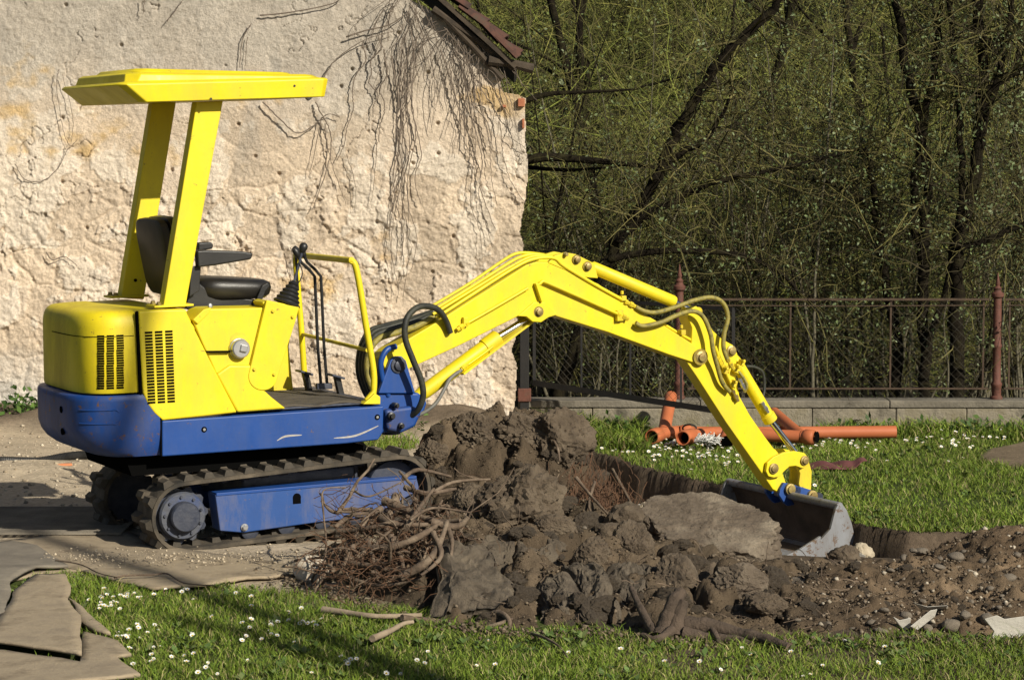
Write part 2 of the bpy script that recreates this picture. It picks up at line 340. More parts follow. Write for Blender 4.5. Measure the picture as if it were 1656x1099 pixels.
# ------------------------------------------------------------------ heap of dug earth
BUMPS = [(-.70, 13.3, .20, .35, .5), (-.42, 13.4, .20, .32, .5), (-.12, 13.55, .26, .32, .5), (.12, 13.55, .26, .28, .5), (.33, 13.4, .20, .22, .45),
         (.0, 12.4, .12, .5, .6), (.32, 12.3, .10, .3, .5), (.60, 12.5, .06, .30, .4), (-.3, 11.7, .10, .35, .5), (.1, 11.3, .08, .45, .5), (.45, 11.2, .05, .3, .4),
         (1.0, 10.9, .035, .35, .4), (1.5, 11.1, .04, .5, .45), (2.1, 11.5, .05, .5, .6), (2.6, 11.9, .07, .5, .6), (1.1, 10.4, .04, .5, .3), (2.9, 11.5, .08, .6, .8), (-.35, 10.75, .07, .25, .35)]
def hz(x, y):
    x = np.asarray(x, float); y = np.asarray(y, float)
    d, s = segdist(x, y, HEAP, True); ins = inpoly(x, y, HEAP); sd_ = np.where(ins, d, -d) + 0.10 * (fbm(x * 7, y * 7, 3, 31) - 0.5)
    m = sstep(-0.02, 0.30, sd_)
    h = 0.0
    for (bx, by, bh, rx, ry) in BUMPS: h = h + bh * np.exp(-((x - bx) / rx) ** 2 - ((y - by) / ry) ** 2)
    f1, f2, idv = worley(x * 6.5 + 0.5 * fbm(x * 9, y * 9, 2, 3), y * 6.5, 41); g1, g2, gi = worley(x * 17, y * 17, 44)
    c1, c2, ci = worley(x * 3.3 + .6 * fbm(x * 6, y * 6, 2, 13), y * 3.3 + .6 * fbm(x * 6 + 9, y * 6, 2, 15), 47); rid = fbm(x * 7, y * 7, 4, 53, .6)
    lump = 0.11 * (sstep(.0, .35, c2 - c1) - .75) * (.3 + ci) * sstep(1.6, .9, x) + .07 * (rid - .5) * sstep(1.9, .9, x) + 0.060 * (np.clip(1 - f1, 0, 1) ** 1.3 * (0.25 + idv) - .3) + 0.022 * ((1 - g1) * (0.3 + gi) - .3) + 0.05 * (fbm(x * 3.2, y * 3.2, 4, 37) - 0.5) + 0.026 * (fbm(x * 30, y * 30, 4, 39, 0.65) - 0.5) + 0.03
    z = gbase(x, y) + m * (h + lump) - 0.07 * (1 - m) + np.where(sd_ < -0.06, -0.2, 0)
    back = sstep(12.1, 12.9, y) * sstep(0.7, 1.1, x) * sstep(2.2, 1.8, x)          # edge of the trench
    cut = sstep(10.8, 11.7, y) * sstep(.85, 1.1, x) * sstep(2.3, 1.85, x)
    return z - 0.12 * back - 0.09 * cut * m
hx = np.arange(-1.35, 3.3, 0.0125); hy = np.arange(9.55, 14.9, 0.0135); HX, HY = np.meshgrid(hx, hy); HZ = hz(HX, HY)
hn = fbm(HX * 4, HY * 4, 4, 51)[..., None]; h2 = fbm(HX * 22, HY * 22, 3, 55)[..., None]; h3 = fbm(HX * 1.5, HY * 1.5, 3, 57)[..., None]
HC = (np.array([0.085, 0.060, 0.038]) * (1 - h3) + np.array([0.165, 0.127, 0.085]) * h3) * (0.34 + 1.05 * hn) * (0.75 + 0.5 * h2)
rt = sstep(1.0, 1.9, HX)[..., None]; HC = HC * (1 - rt) + HC * np.array([1.22, 1.15, 1.08]) * rt
d_, s_ = segdist(HX, HY, HEAP, True); kp = (inpoly(HX, HY, HEAP) | (d_ < 0.06))[:-1, :-1]
gy_, gx_ = np.gradient(sum(np.roll(np.roll(HZ, a, 0), b, 1) for a in (-4, 0, 4) for b in (-4, 0, 4)) / 9, .0135, .0125)   # crumbly relief square to the slope
nl_ = np.sqrt(gx_ ** 2 + gy_ ** 2 + 1); qa, qb = HX + HZ * .8, HY - HZ * 1.3
dd_ = .050 * (fbm(qa * 12, qb * 12, 5, 151, .68) - .5) + .022 * (1 - worley(qa * 24, qb * 24, 153)[0]) * (fbm(qa * 5, qb * 5, 2, 155)) - .008
DX, DY, DZ = HX - gx_ / nl_ * dd_, HY - gy_ / nl_ * dd_, HZ + dd_ / nl_
heap = link('soil_heap', gridmesh('soil_heap', DX, DY, DZ, kp, HC), attrmat('dug_soil', 0.97, 0.9, 110, 0.35, 130, 0.012))
tagp(heap, 'spread heap of freshly dug crumbly brown earth', kind='structure')

# ================================================================== STONE HOUSE (gable wall)
HD = 17.95
def wallpt(px, py): p = atY(px, py, HD); return (p.x, p.z)
EDGE = [wallpt(*p) for p in [(640, -40), (662, 0), (705, 22), (738, 48), (762, 62), (790, 96), (806, 110), (812, 150), (836, 154), (850, 160), (849, 215), (853, 270), (851, 320), (842, 352), (840, 376), (846, 396), (843, 430), (838, 480), (834, 540), (826, 566), (836, 596), (832, 650), (830, 720)]]
OUT = [(-6.0, -0.3)] + [(-6.0, 6.2)] + [(-3.0, 6.2)] + EDGE
wx = np.arange(-5.7, 0.16, 0.0068); wz = np.arange(-0.10, 3.25, 0.0068); WX, WZ = np.meshgrid(wx, wz)
upper = sstep(1.55, 2.05, WZ + 0.35 * (fbm(WX * 1.2, WZ * 1.2, 3, 61) - 0.5))                     # sound plaster higher up
wf1, wf2, wid = worley(WX * 2.6 + 0.4 * fbm(WX * 4, WZ * 4, 2, 9), WZ * 4.2 + 0.3 * fbm(WX * 5, WZ * 5, 2, 19), 63)
joint = sstep(0.14, 0.0, wf2 - wf1) * sstep(.42, .62, fbm(WX * 1.9, WZ * 1.9, 3, 66))
pn = fbm(WX * 2.4, WZ * 2.4, 6, 67, 0.6); patch = sstep(0.52, 0.545, pn)                         # render that still holds
pn2 = fbm(WX * 3.8 + 7, WZ * 3.8, 6, 69, 0.6); patch2 = sstep(0.55, 0.57, pn2)
pit = sstep(0.79, 0.88, fbm(WX * 11, WZ * 11, 3, 71, 0.45)) * (1 - 0.5 * upper)
pf1, pf2, pid = worley(WX * 5, WZ * 5, 73); hole = sstep(0.085, 0.045, pf1) * (pid > 0.86)
grain = fbm(WX * 38, WZ * 38, 4, 75, 0.7); mid = fbm(WX * 9, WZ * 9, 4, 77, 0.6)
crk = np.abs(fbm(WX * 1.7 + 3, WZ * 1.7, 5, 79, 0.6) - 0.5); crack = sstep(0.0045, 0.0, crk) * (fbm(WX * 2.2, WZ * 2.2, 2, 80) > 0.5)
rough_amt = 1 - 0.72 * upper
disp = 0.045 * (fbm(WX * 1.1, WZ * 1.1, 3, 81) - 0.5) + rough_amt * (0.013 * patch + 0.009 * patch2 - 0.011 * joint * (1 - patch) + 0.019 * (mid - 0.5) + 0.008 * (wid - 0.5) * (1 - patch) + 0.016 * (fbm(WX * 19, WZ * 19, 3, 78, .6) - .5)) \
     + 0.022 * (grain - 0.5) * (0.36 + 0.60 * rough_amt) - 0.018 * pit * rough_amt - 0.032 * hole - 0.020 * crack
cream = np.array([0.62, 0.515, 0.40]); stone = np.array([0.57, 0.465, 0.35]); white = np.array([0.72, 0.65, 0.55]); grey = np.array([0.41, 0.37, 0.315]); ochre = np.array([0.56, 0.38, 0.16])
WC = stone * (0.86 + 0.26 * wid[..., None]); WC = WC * (1 - patch[..., None]) + cream * patch[..., None]
WC = WC * (1 - 0.5 * patch2[..., None]) + white * 0.5 * patch2[..., None]
g_ = (sstep(1.95, 2.75, WZ + 0.9 * (fbm(WX * 0.9, WZ * 0.9, 4, 83) - 0.5)) * 0.85)[..., None]; WC = WC * (1 - g_) + grey * g_
g3 = (sstep(0.6, 0.15, WZ + 0.3 * (mid - 0.5)) * sstep(-2.4, -3.2, WX) * 0.7)[..., None]; WC = WC * (1 - g3) + np.array([0.50, 0.49, 0.46]) * g3
oc = (sstep(0.66, 0.80, fbm(WX * 2.0 + 5, WZ * 2.6, 5, 85, 0.6)) * 0.75)[..., None]; WC = WC * (1 - oc) + ochre * oc
WC = WC * (0.90 + 0.20 * grain[..., None]) * (0.84 + 0.32 * mid[..., None])
st = (sstep(0.60, 0.85, fbm(WX * 6, WZ * 1.2, 4, 87, 0.6)) * upper * 0.45)[..., None]; WC = WC * (1 - st) + np.array([0.30, 0.28, 0.25]) * st
jx = 0.012 * (fbm(WZ * 14, WZ * 3, 3, 91) - 0.5)
inside = inpoly(WX + jx + 0.02 * (mid - 0.5), WZ, OUT)
house = empty('stone_house', (-2.5, HD, 0))
tagp(house, 'old house gable of crumbling cream plaster over rubble stone', 'house')
def toloc(o, par): o.parent = par; o.matrix_parent_inverse = Matrix.Translation(par.location).inverted(); return o
wallme = gridmesh('gable_wall', WX, HD - disp, WZ, inside[:-1, :-1], WC)
wallo = toloc(link('gable_wall', wallme, attrmat('old_lime_plaster', 0.95, 0.9, 75, 0.26, 60, 0.012)), house)
STONEM = mat('house_stone_core', (0.36, 0.30, 0.22), (0.55, 0.46, 0.34), 9, 0.95, 0.8, 30, bdist=0.03)
core = MB().prism([(p[0] - 0.012, p[1]) for p in OUT], HD + 0.035, HD + 0.45).build('wall_core', STONEM, None, smooth=None); toloc(core, house)
BRICK = mat('old_red_brick', (0.30, 0.10, 0.05), (0.45, 0.18, 0.09), 14, 0.9, 0.5, 60)
for (px, py, w_, h_) in [(843, 166, .05, .06), (846, 200, .018, .07), (815, 172, .03, .02)]:
    p = atY(px, py, HD); b_ = MB().box((p.x, HD + 0.05, p.z), (w_, 0.17, h_)).build('brick', BRICK, None, 0.006); toloc(b_, house)
# roof: sloping slab behind the verge with a row of clay tiles along it
TILE = mat('weathered_clay_tile', (0.025, 0.016, 0.012), (0.085, 0.036, 0.024), 12, 0.9, 0.5, 50, c3=(0.06, 0.045, 0.03))
WOODD = mat('dark_weathered_wood', (0.030, 0.022, 0.015), (0.075, 0.055, 0.036), 12, 0.9, 0.6, 40)
ra = Vector((wallpt(640, -55)[0], 0, wallpt(640, -55)[1])); rb = Vector((wallpt(812, 100)[0], 0, wallpt(812, 100)[1])); rd = (rb - ra).normalized(); rn = Vector((-rd.z, 0, rd.x)); rn = rn if rn.z > 0 else -rn
roof = MB(); L_ = (rb - ra).length
pl = [ra - rd * 0.6 + rn * 0.02, rb + rd * 0.10 + rn * 0.02, rb + rd * 0.10 + rn * 0.055, ra - rd * 0.6 + rn * 0.055]
roof.prism([(p.x, p.z) for p in pl], HD - 0.10, HD + 3.5); roofo = roof.build('roof', WOODD, None); toloc(roofo, house)
for row in range(2):
    for i in range(9):
        t = -0.35 + i * 0.165; c = ra + rd * t + rn * (0.085 + 0.012 * row); a = random.uniform(-0.10, 0.10)
        tm = MB(); prof = []
        for k in range(9):
            q = math.pi * k / 8; prof.append((math.cos(q) * 0.085, math.sin(q) * 0.05))
        ring = lambda s_, sc: [c + rd * (s_ * 0.11) + Vector((0, pr[0] * sc, 0)) + rn * (pr[1] * sc + s_ * 0.012) for pr in prof] + [c + rd * (s_ * 0.11) + Vector((0, pr[0] * sc * 0.82, 0)) + rn * (pr[1] * sc * 0.72 + s_ * 0.012) for pr in prof[::-1]]
        tm.rings([ring(-1, 0.9), ring(1, 1.08)]); tm.v = [v + Vector((0, HD - 0.05 + row * 0.17, 0)) + rn * random.uniform(-.004, .004) for v in tm.v]; qr = Matrix.Translation(c + Vector((0, HD, 0))) @ Matrix.Rotation(random.uniform(-.18, .18), 4, 'Y') @ Matrix.Rotation(random.uniform(-.2, .2), 4, 'Z') @ Matrix.Translation(-(c + Vector((0, HD, 0)))); tm.v = [qr @ v for v in tm.v]
        to_ = tm.build('roof_tile', TILE, None); toloc(to_, house)
for (a, b, r) in [((700, 15), (835, 112), .028), ((790, 98), (862, 112), .035), ((720, 30), (812, 128), .022)]:
    pa = atY(a[0], a[1], HD - 0.06); pb = atY(b[0], b[1], HD - 0.03)
    o = MB().tube([pa, pa.lerp(pb, .5) + Vector((0, 0, .01)), pb], [r, r * 0.9, r * 1.1], 7).build('rafter', WOODD, None); toloc(o, house)

# ================================================================== DEAD CREEPER ON THE WALL
VINE = mat('dry_creeper_stem', (0.10, 0.075, 0.055), (0.21, 0.17, 0.135), 10, 0.9, 0.3, 90)
crp = empty('dead_creeper', atY(660, 480, HD - 0.03)); tagp(crp, 'leafless creeper with long thin stems hanging down the plaster wall', 'creeper')
def vine(pts, r, jit=6, parent=crp, n=9, name='stem'):
    P = []
    q = smoothpath([Vector((a, b, 0)) for a, b in pts], n)
    for k, p in enumerate(q):
        o = 0.018 + 0.012 * random.random()
        P.append(atY(p.x + random.uniform(-jit, jit) * .14, p.y, HD - 0.02 - o))
    mb = MB().tube(P, [r * (1 - 0.6 * k / len(P)) + 0.0009 for k in range(len(P))], 5)
    toloc(mb.build(name, VINE, None, smooth=60), parent)
random.seed(3)
trunks = [(655, 60, 640, 470), (660, 70, 655, 480), (648, 70, 630, 480), (668, 60, 668, 440), (672, 50, 674, 330), (641, 90, 646, 420), (650, 100, 662, 395), (664, 110, 640, 360),
          (735, 110, 798, 400), (755, 100, 776, 420), (760, 90, 812, 330), (770, 110, 845, 330), (745, 120, 800, 370), (720, 80, 765, 280), (740, 80, 800, 240), (785, 120, 850, 260), (690, 60, 640, 200), (625, 80, 618, 230), (610, 60, 600, 190), (590, 70, 545, 260), (730, 90, 742, 250)]
for (x0, y0, x1, y1) in trunks:
    k = 7; vine([(x0 + (x1 - x0) * t / k + random.uniform(-9, 9), y0 + (y1 - y0) * t / k) for t in range(k + 1)], random.uniform(.0026, .0058) if x0 < 680 else random.uniform(.002, .0045))
for i in range(64):                                                  # arching twigs spilling from the verge
    x0 = random.uniform(625, 800); y0 = -10 + max(0, (x0 - 655)) * 0.66 + random.uniform(-8, 22); ln = random.uniform(50, 190)
    sx = random.uniform(-60, 50); vine([(x0, y0), (x0 + sx * .5, y0 + ln * .2 + random.uniform(-10, 20)), (x0 + sx, y0 + ln * .6), (x0 + sx * 1.2 + random.uniform(-15, 15), y0 + ln)], random.uniform(.0011, .0024), n=5)
for pts, r in [([(560, 60), (590, 50), (630, 40), (660, 20)], .006), ([(420, 25), (470, 20), (540, 5), (560, -15)], .005), ([(520, 130), (545, 95), (590, 65), (640, 50)], .004), ([(425, 165), (455, 195), (480, 215), (505, 205), (530, 185), (550, 190)], .005), ([(510, 165), (520, 185), (533, 210), (535, 245), (520, 300), (505, 340)], .0045),
               ([(525, 200), (530, 240), (545, 290), (560, 330)], .003), ([(520, 190), (512, 230), (500, 285)], .003), ([(405, 40), (392, 65), (388, 110)], .004), ([(400, 60), (396, 112)], .002), ([(270, 35), (285, 15), (300, -5)], .003), ([(233, -5), (232, 22)], .003), ([(95, 112), (92, 140), (100, 200), (112, 235), (125, 225)], .002), ([(100, 120), (118, 190), (115, 230)], .0015), ([(25, 265), (40, 290), (70, 292), (95, 270), (110, 240)], .003), ([(75, 408), (85, 420), (105, 415), (125, 430)], .004), ([(470, 400), (480, 470), (470, 500)], .003), ([(610, 230), (605, 290), (600, 330)], .002), ([(560, 250), (575, 300), (573, 340)], .002)]:
    vine(pts, r)

# ================================================================== LOW WALL, FENCE, GATE
FD = 18.5
CONC = mat('stained_concrete', (0.085, 0.075, 0.055), (0.25, 0.22, 0.165), 5.5, 0.95, 0.7, 45, c3=(0.17, 0.145, 0.085), bdist=0.02)
COPE = mat('weathered_coping', (0.10, 0.088, 0.068), (0.23, 0.205, 0.16), 6, 0.95, 0.6, 50, bdist=0.02)
gw = empty('low_garden_wall', (2.0, FD, -0.15)); tagp(gw, 'low block wall with stained concrete coping carrying the iron fence', 'wall')
ztop = atY(1300, 648, FD).z; x = atY(838, 640, FD).x; i = 0
while x < 5.2:
    w_ = random.uniform(.52, .66); o = MB().box((x + w_ / 2, FD + 0.12 + random.uniform(-.005, .005), (ztop - 0.055 - 0.35) / 2), (w_ - 0.003, 0.24, ztop - 0.055 + 0.35)).build('block', CONC, None, 0.010); toloc(o, gw); x += w_
x = atY(838, 640, FD).x
while x < 5.2:
    w_ = random.uniform(1.3, 1.6); o = MB().box((x + w_ / 2, FD + 0.125, ztop - 0.025 + random.uniform(-.003, .003)), (w_ - 0.003, 0.265, 0.056)).build('coping_slab', COPE, None, 0.010); toloc(o, gw); x += w_
IRON = mat('rusty_red_iron', (0.055, 0.022, 0.014), (0.12, 0.042, 0.027), 16, 0.75, 0.4, 70, c3=(0.09, 0.045, 0.03))
IROND = mat('rusty_brown_iron', (0.035, 0.022, 0.014), (0.085, 0.052, 0.03), 18, 0.85, 0.4, 70)
IRONB = mat('black_gate_iron', (0.004, 0.004, 0.004), (0.012, 0.010, 0.009), 18, 0.7, 0.3, 70)
WIRE = mat('old_fence_wire', (0.03, 0.028, 0.02), (0.07, 0.06, 0.04), 18, 0.8)
FY = FD + 0.12
def post(px, ytop, ybot, lab, r=0.031):
    b = atY(px, ybot, FY); t = atY(px, ytop, FY); H = t.z - ztop
    e = empty('fence_post', (b.x, FY, ztop)); tagp(e, lab, 'fence post', 'iron posts of the garden fence')
    z0 = ztop; k = H / 0.98
    m = MB().lathe([(r * 1.5, 0), (r * 1.5, .02 * k), (r * 1.15, .03 * k), (r * 1.15, .10 * k), (r * 1.35, .11 * k), (r * 1.35, .125 * k), (r, .14 * k), (r, .40 * k), (r * 1.18, .41 * k), (r * 1.18, .425 * k), (r, .435 * k), (r * .96, .79 * k)], (0, 0, 0), (0, 0, 1), 14); m.build('shaft', IRON, e, smooth=40)
    MB().lathe([(r * .96, .785 * k), (r * 1.45, .80 * k), (r * 1.5, .825 * k), (r * 1.05, .835 * k), (r * .8, .85 * k), (r * .95, .865 * k), (r * .42, .885 * k), (r * .62, .90 * k), (r * .3, .94 * k), (.003, .985 * k)], (0, 0, 0), (0, 0, 1), 14).build('finial', IRON, e, smooth=40)
    return e
post(1098, 428, 646, 'rusty red iron fence post beside the open black gate, above the leaning pipe')
post(1611, 442, 648, 'rusty red iron fence post standing between two fence panels')
def wiremesh(x0, x1, z0, z1, y, M=None, step=0.075):
    mb = MB(); h = z1 - z0; 
    n = int((x1 - x0 + h) / step) + 1
    for s_ in (1, -1):
        for i in range(n):
            a = x0 - h + i * step; p, q = Vector((a, y + .002 * s_, z0)), Vector((a + h, y + .002 * s_, z1))
            if s_ < 0: p, q = Vector((a, y - .002, z1)), Vector((a + h, y - .002, z0))
            d = q - p; t0 = max(0, (x0 - p.x) / d.x); t1 = min(1, (x1 - p.x) / d.x)
            if t1 - t0 < .02: continue
            mb.tube([p + d * t0, p + d * t1], 0.0011, 3, False)
    return mb
def panel(px0, px1, lab, verts, mesh_x=None):
    xa = atY(px0, 600, FY).x; xb = atY(px1, 600, FY).x; zt = atY(px0, 484, FY).z; zb = atY(px0, 628, FY).z
    e = empty('wire_fence', ((xa + xb) / 2, FY, ztop)); tagp(e, lab, 'fence panel', 'fence panels on the low wall')
    def part(n, mb, m_): o = mb.build(n, m_, None); toloc(o, e)
    part('top_rail', MB().box(((xa + xb) / 2, FY, zt), (xb - xa, .012, .017)), IROND)
    part('upper_rod', MB().tube([(xa, FY, zt - .045), ((xa + xb) / 2, FY, zt - .05), (xb, FY, zt - .045)], .0045, 6), IROND)
    part('bottom_rail', MB().box(((xa + xb) / 2, FY, zb), (xb - xa, .012, .013)), IROND)
    for v in verts:
        xv = atY(v, 600, FY).x; part('upright', MB().box((xv, FY + .012, (zt + zb) / 2), (.013, .010, zt - zb + .02)), IROND)
    part('wire_mesh', wiremesh(xa, xb, ztop - .0, zt, FY + .022), WIRE)
panel(1112, 1598, 'long wire fence panel between the two red iron posts', [1120, 1278, 1440, 1590])
panel(1624, 1900, 'wire fence panel running on past the lone red post toward the woods', [1632, 1760])
# gate post against the house and the open leaf
gp0 = atY(848, 640, FY - .15); gp1 = atY(848, 470, FY - .15)
e = empty('gate_post', (gp0.x, gp0.y, gp0.z)); tagp(e, 'dark rusty gate post standing at the corner of the house', 'gate post')
MB().box((0, 0, (gp1.z - gp0.z) / 2 - .05), (.07, .06, gp1.z - gp0.z + .1)).build('shaft', IRONB, e, .006)
MB().box((0, 0, .01), (.10, .09, .10)).build('foot', IRON, e, .008)
G0b = atY(864, 619, FY - .15); G1y = FY - .15 - 1.25; G1b = atY(1186, 668, G1y); G0t = atY(864, 478, FY - .15); G1t = atY(1186, 500, G1y)
gate = empty('iron_gate', G0b); tagp(gate, 'black iron gate leaf with wire mesh, swung open in front of the low wall', 'gate')
def gpart(n, mb, m_): o = mb.build(n, m_, None); toloc(o, gate)
def bar(a, b, w_, m_=IRONB, n='frame_bar'): gpart(n, MB().tube([a, b], w_, 4), m_)
bar(G0b, G1b, .030); bar(G0t, G1t, .018); bar(G0b, G0t, .016); bar(G1b, G1t, .016)
for t in (.25, .5, .75): bar(G0b.lerp(G1b, t), G0t.lerp(G1t, t), .010, n='upright')
mb = MB(); N = 26
for i in range(-12, N):
    for s_ in (0, 1):
        a, b = i / N * 1.0, (i + 12) / N * 1.0
        t0 = max(0, -a / (b - a)); t1 = min(1, (1 - a) / (b - a))
        if t1 <= t0: continue
        f = lambda t: (G0b.lerp(G1b, a + (b - a) * t)).lerp(G0t.lerp(G1t, a + (b - a) * t), t if s_ == 0 else 1 - t)
        mb.tube([f(t0), f(t1)], .0014, 3, False)
gpart('wire_mesh', mb, WIRE)
# ================================================================== MINI EXCAVATOR
MW = Matrix.Translation((-1.20, 12.67, 0.02)) @ Matrix.Rotation(R(26.5), 4, 'Z') @ Matrix.Rotation(R(-1.2), 4, 'Y')
exc = empty('mini_excavator', M=MW); tagp(exc, 'small yellow and blue tracked excavator with canopy roof, boom stretched to its bucket', 'excavator')
def LM(px, py, v): p = in_frame(MW, px, py, v); return (p.x, p.z)
def P3(px, py, v): p = in_frame(MW, px, py, v); return Vector(p)
def PL(pts, v): return [LM(a, b, v) for a, b in pts]
def bolt(c, ax, r, h, m=PIN, parent=exc, name='bolt', hexa=True):
    mb = MB().lathe([(r * 1.35, 0), (r * 1.35, h * .3)], c, ax, 14); mb.lathe([(r, h * .3), (r, h * .9), (r * .8, h)], c, ax, 6 if hexa else 12)
    return mb.build(name, m, parent, smooth=30)
NY = Vector((0, -1, 0))

# ---- plan curve of the tail
def tail(us, ue, hw, n, m, steps=36):
    """half round the rear: from (us,-hw) over the rear end ue to (us,+hw), superellipse"""
    out = []
    for k in range(steps + 1):
        q = -math.pi / 2 + math.pi * k / steps
        c, s_ = math.cos(q), math.sin(q)
        v = hw * math.copysign(abs(s_) ** (2 / n), s_); u = us - (us - ue) * abs(c) ** (2 / m)
        out.append((u, v))
    return out
V0 = -0.48
w_top = LM(240, 637, V0)[1]; w_bot = LM(255, 737, V0)[1]; u_f = LM(261, 700, V0)[0]
u_r = -1.175
base = tail(u_f, u_r, 0.48, 4.0, 3.4, 48)
rings = []
for t, su, sv in [(0.0, .975, .985), (.03, .995, .997), (.10, 1, 1), (.55, 1, 1), (.70, .965, .99), (.82, .90, .975), (.92, .80, .955), (1.0, .66, .93)]:
    w = w_top + (w_bot - w_top) * t
    rings.append([Vector((u_f + (u - u_f) * su, v * sv, w)) for u, v in base] )
cw = MB().rings(rings).build('counterweight', BLUW, exc, smooth=50)
def on_tail(base_, px, py, w):
    """nearest point of the tail curve that shows at image column px; returns point and outward normal"""
    best = None
    for i in range(len(base_) - 1):
        for k in range(8):
            t = k / 8; u = base_[i][0] * (1 - t) + base_[i + 1][0] * t; v = base_[i][1] * (1 - t) + base_[i + 1][1] * t
            p = MW @ Vector((u, v, w)); d = p - CAMP; x = CX + FPX * d.x / d.dot(FWD)
            tx, ty = base_[i + 1][0] - base_[i][0], base_[i + 1][1] - base_[i][1]; nrm = Vector((ty, -tx, 0)).normalized()
            if nrm.dot(Vector((u + 0.8, v, 0))) < 0: nrm = -nrm
            if v > 0.30: continue
            if best is None or abs(x - px) < best[0]: best = (abs(x - px), Vector((u, v, w)), nrm)
    return best[1], best[2]
for (px, py) in [(99, 659), (101, 694)]:
    w = LM(px, py, -0.1)[1]; p, n_ = on_tail(base, px, py, w)
    MB().lathe([(.017, -.006), (.017, .003)], p, n_, 16).build('tow_hole', VOID, cw)
# raised lamp recess that wraps the corner
loop = []
for px in list(range(128, 192, 6)): loop.append(px)
mbp = MB(); wa, wb = LM(160, 662, -.4)[1], LM(160, 684, -.4)[1]
for px in loop:
    pass
pts_t = []
for px in loop:
    p, n_ = on_tail(base, px, 670, wa); pts_t.append(p + n_ * .002)
pts_b = [Vector((p.x, p.y, wb)) for p in pts_t][::-1]
mid_r = pts_t[-1].lerp(pts_b[0], .5) + Vector((.03, 0, 0))
MB().tube(smoothpath(pts_t + [mid_r] + pts_b, 3), .0035, 5).build('lamp_recess_rim', BLU, cw)
# ---- upper frame / side skirt
sk = PL([(262, 680), (621, 656), (620, 698), (612, 711), (560, 717), (262, 738)], V0)
skirt = MB().prism(sk, V0, 0.48).build('side_skirt', BLU, exc, .008)
MB().prism(PL([(258.5, 640), (261, 640), (262.5, 737), (260, 737)], V0), V0 - .0012, V0 + .01).build('seam', VOID, skirt)
for (px, py) in [(330, 694), (610, 674)]:
    b_ = MB().lathe([(.014, 0), (.014, .003)], P3(px, py, V0), NY, 16).build('bolt_recess', VOID, skirt)
    MB().lathe([(.007, .003), (.007, .006)], P3(px, py, V0), NY, 8).build('bolt', ZINC, exc)
SCR = mat('bare_scratch', (0.45, 0.44, 0.42), (0.3, 0.27, 0.24), 40, 0.6)
for a, b, c in [((540, 708), (575, 704), (612, 688)), ((448, 712), (462, 705), (488, 703)), ((360, 600), (360, 600), (360, 600))][:2]:
    pts = [P3(*a, V0 - .0006), P3(*b, V0 - .0006), P3(*c, V0 - .0006)]
    sp = smoothpath(pts, 5); mb = MB()
    for i in range(len(sp) - 1):
        w0 = .004 * math.sin(math.pi * (i + .3) / len(sp)) + .001; w1 = .004 * math.sin(math.pi * (i + 1.3) / len(sp)) + .001
        mb.add([sp[i] + Vector((0, 0, w0)), sp[i] - Vector((0, 0, w0)), sp[i + 1] - Vector((0, 0, w1)), sp[i + 1] + Vector((0, 0, w1))], [(0, 1, 2, 3)])
    mb.build('scratch', SCR, skirt)
# underside and slewing ring
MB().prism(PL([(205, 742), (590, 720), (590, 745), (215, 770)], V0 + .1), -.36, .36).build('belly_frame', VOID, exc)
c0 = Vector((0, 0, 0)); 
MB().lathe([(.30, .30), (.30, .44)], (0, 0, 0), (0, 0, 1), 28).build('slewing_ring', GREYB, exc)
# ---- yellow engine hood
wh0, wh1 = LM(225, 634, -.46)[1], LM(222, 503, -.46)[1]
uh = LM(222.5, 560, -.46)[0]
hb = tail(uh, -1.135, 0.46, 4.2, 3.0, 48)
hr = []
for t, s_ in [(0, .99), (.02, 1), (.80, .985), (.87, .972), (.93, .945), (.97, .905), (1.0, .84), (1.012, .70), (1.015, .4)]:
    w = wh0 + (wh1 - wh0) * t
    hr.append([Vector((uh + (u - uh) * (1 - (1 - s_) * 1.0), v * (1 - (1 - s_) * .62), w)) for u, v in hb])
hood = MB().rings(hr).build('engine_hood', YELH, exc, smooth=55)
# vent slots that follow the hood's curve
slot = MB().box((0, 0, 0), (.034, .006, .0085)).mesh('vent_slot'); slot.materials.append(VOID)  # solid black box: the slot's inner shade is put in as colour
wv0, wv1 = LM(180, 627, -.44)[1], LM(180, 543, -.44)[1]
for cpx in (163, 178.5, 194.5):
    for r_ in range(22):
        w = wv0 + (wv1 - wv0) * r_ / 21; p, n_ = on_tail(hb, cpx, 600, w)
        k = 1 - .015 * (w - wh0) / (wh1 - wh0)
        o = link('vent_slot', slot, None, hood); o.location = Vector((uh + (p.x - uh) * k, p.y * k, w)); o.rotation_euler = (0, 0, math.atan2(n_.y, n_.x) + math.pi / 2)
# key plate and seam line on the rear of the hood
p, n_ = on_tail(hb, 86, 590, LM(86, 595, .1)[1])
for k in range(1):
    rot = Matrix.Rotation(math.atan2(n_.y, n_.x) + math.pi / 2, 4, 'Z')
    MB().box(p * .992, (.05, .008, .10), rot).build('latch_plate', YELD, hood, .004)
    MB().box(p * .994 + Vector((0, 0, -.03)), (.03, .012, .03), rot).build('latch', VOID, hood)
seam = []
for px in range(84, 224, 7):
    p, n_ = on_tail(hb, px, 530, wh0 + (wh1 - wh0) * .70); seam.append(Vector((uh + (p.x - uh) * .989, p.y * .989, p.z)) + n_ * .001)
MB().tube(seam, .0022, 4).build('lid_seam', VOID, hood)
emb = []
pc, nc = on_tail(hb, 84, 560, LM(86, 548, .1)[1])
for k in range(25):
    q = 2 * math.pi * k / 24; tx = Vector((-nc.y, nc.x, 0)); emb.append(pc * .992 + nc * .004 + tx * (math.cos(q) * .055) + Vector((0, 0, math.sin(q) * .085)))
MB().tube(emb, .0018, 4, False).build('badge_ring', YELD, hood)
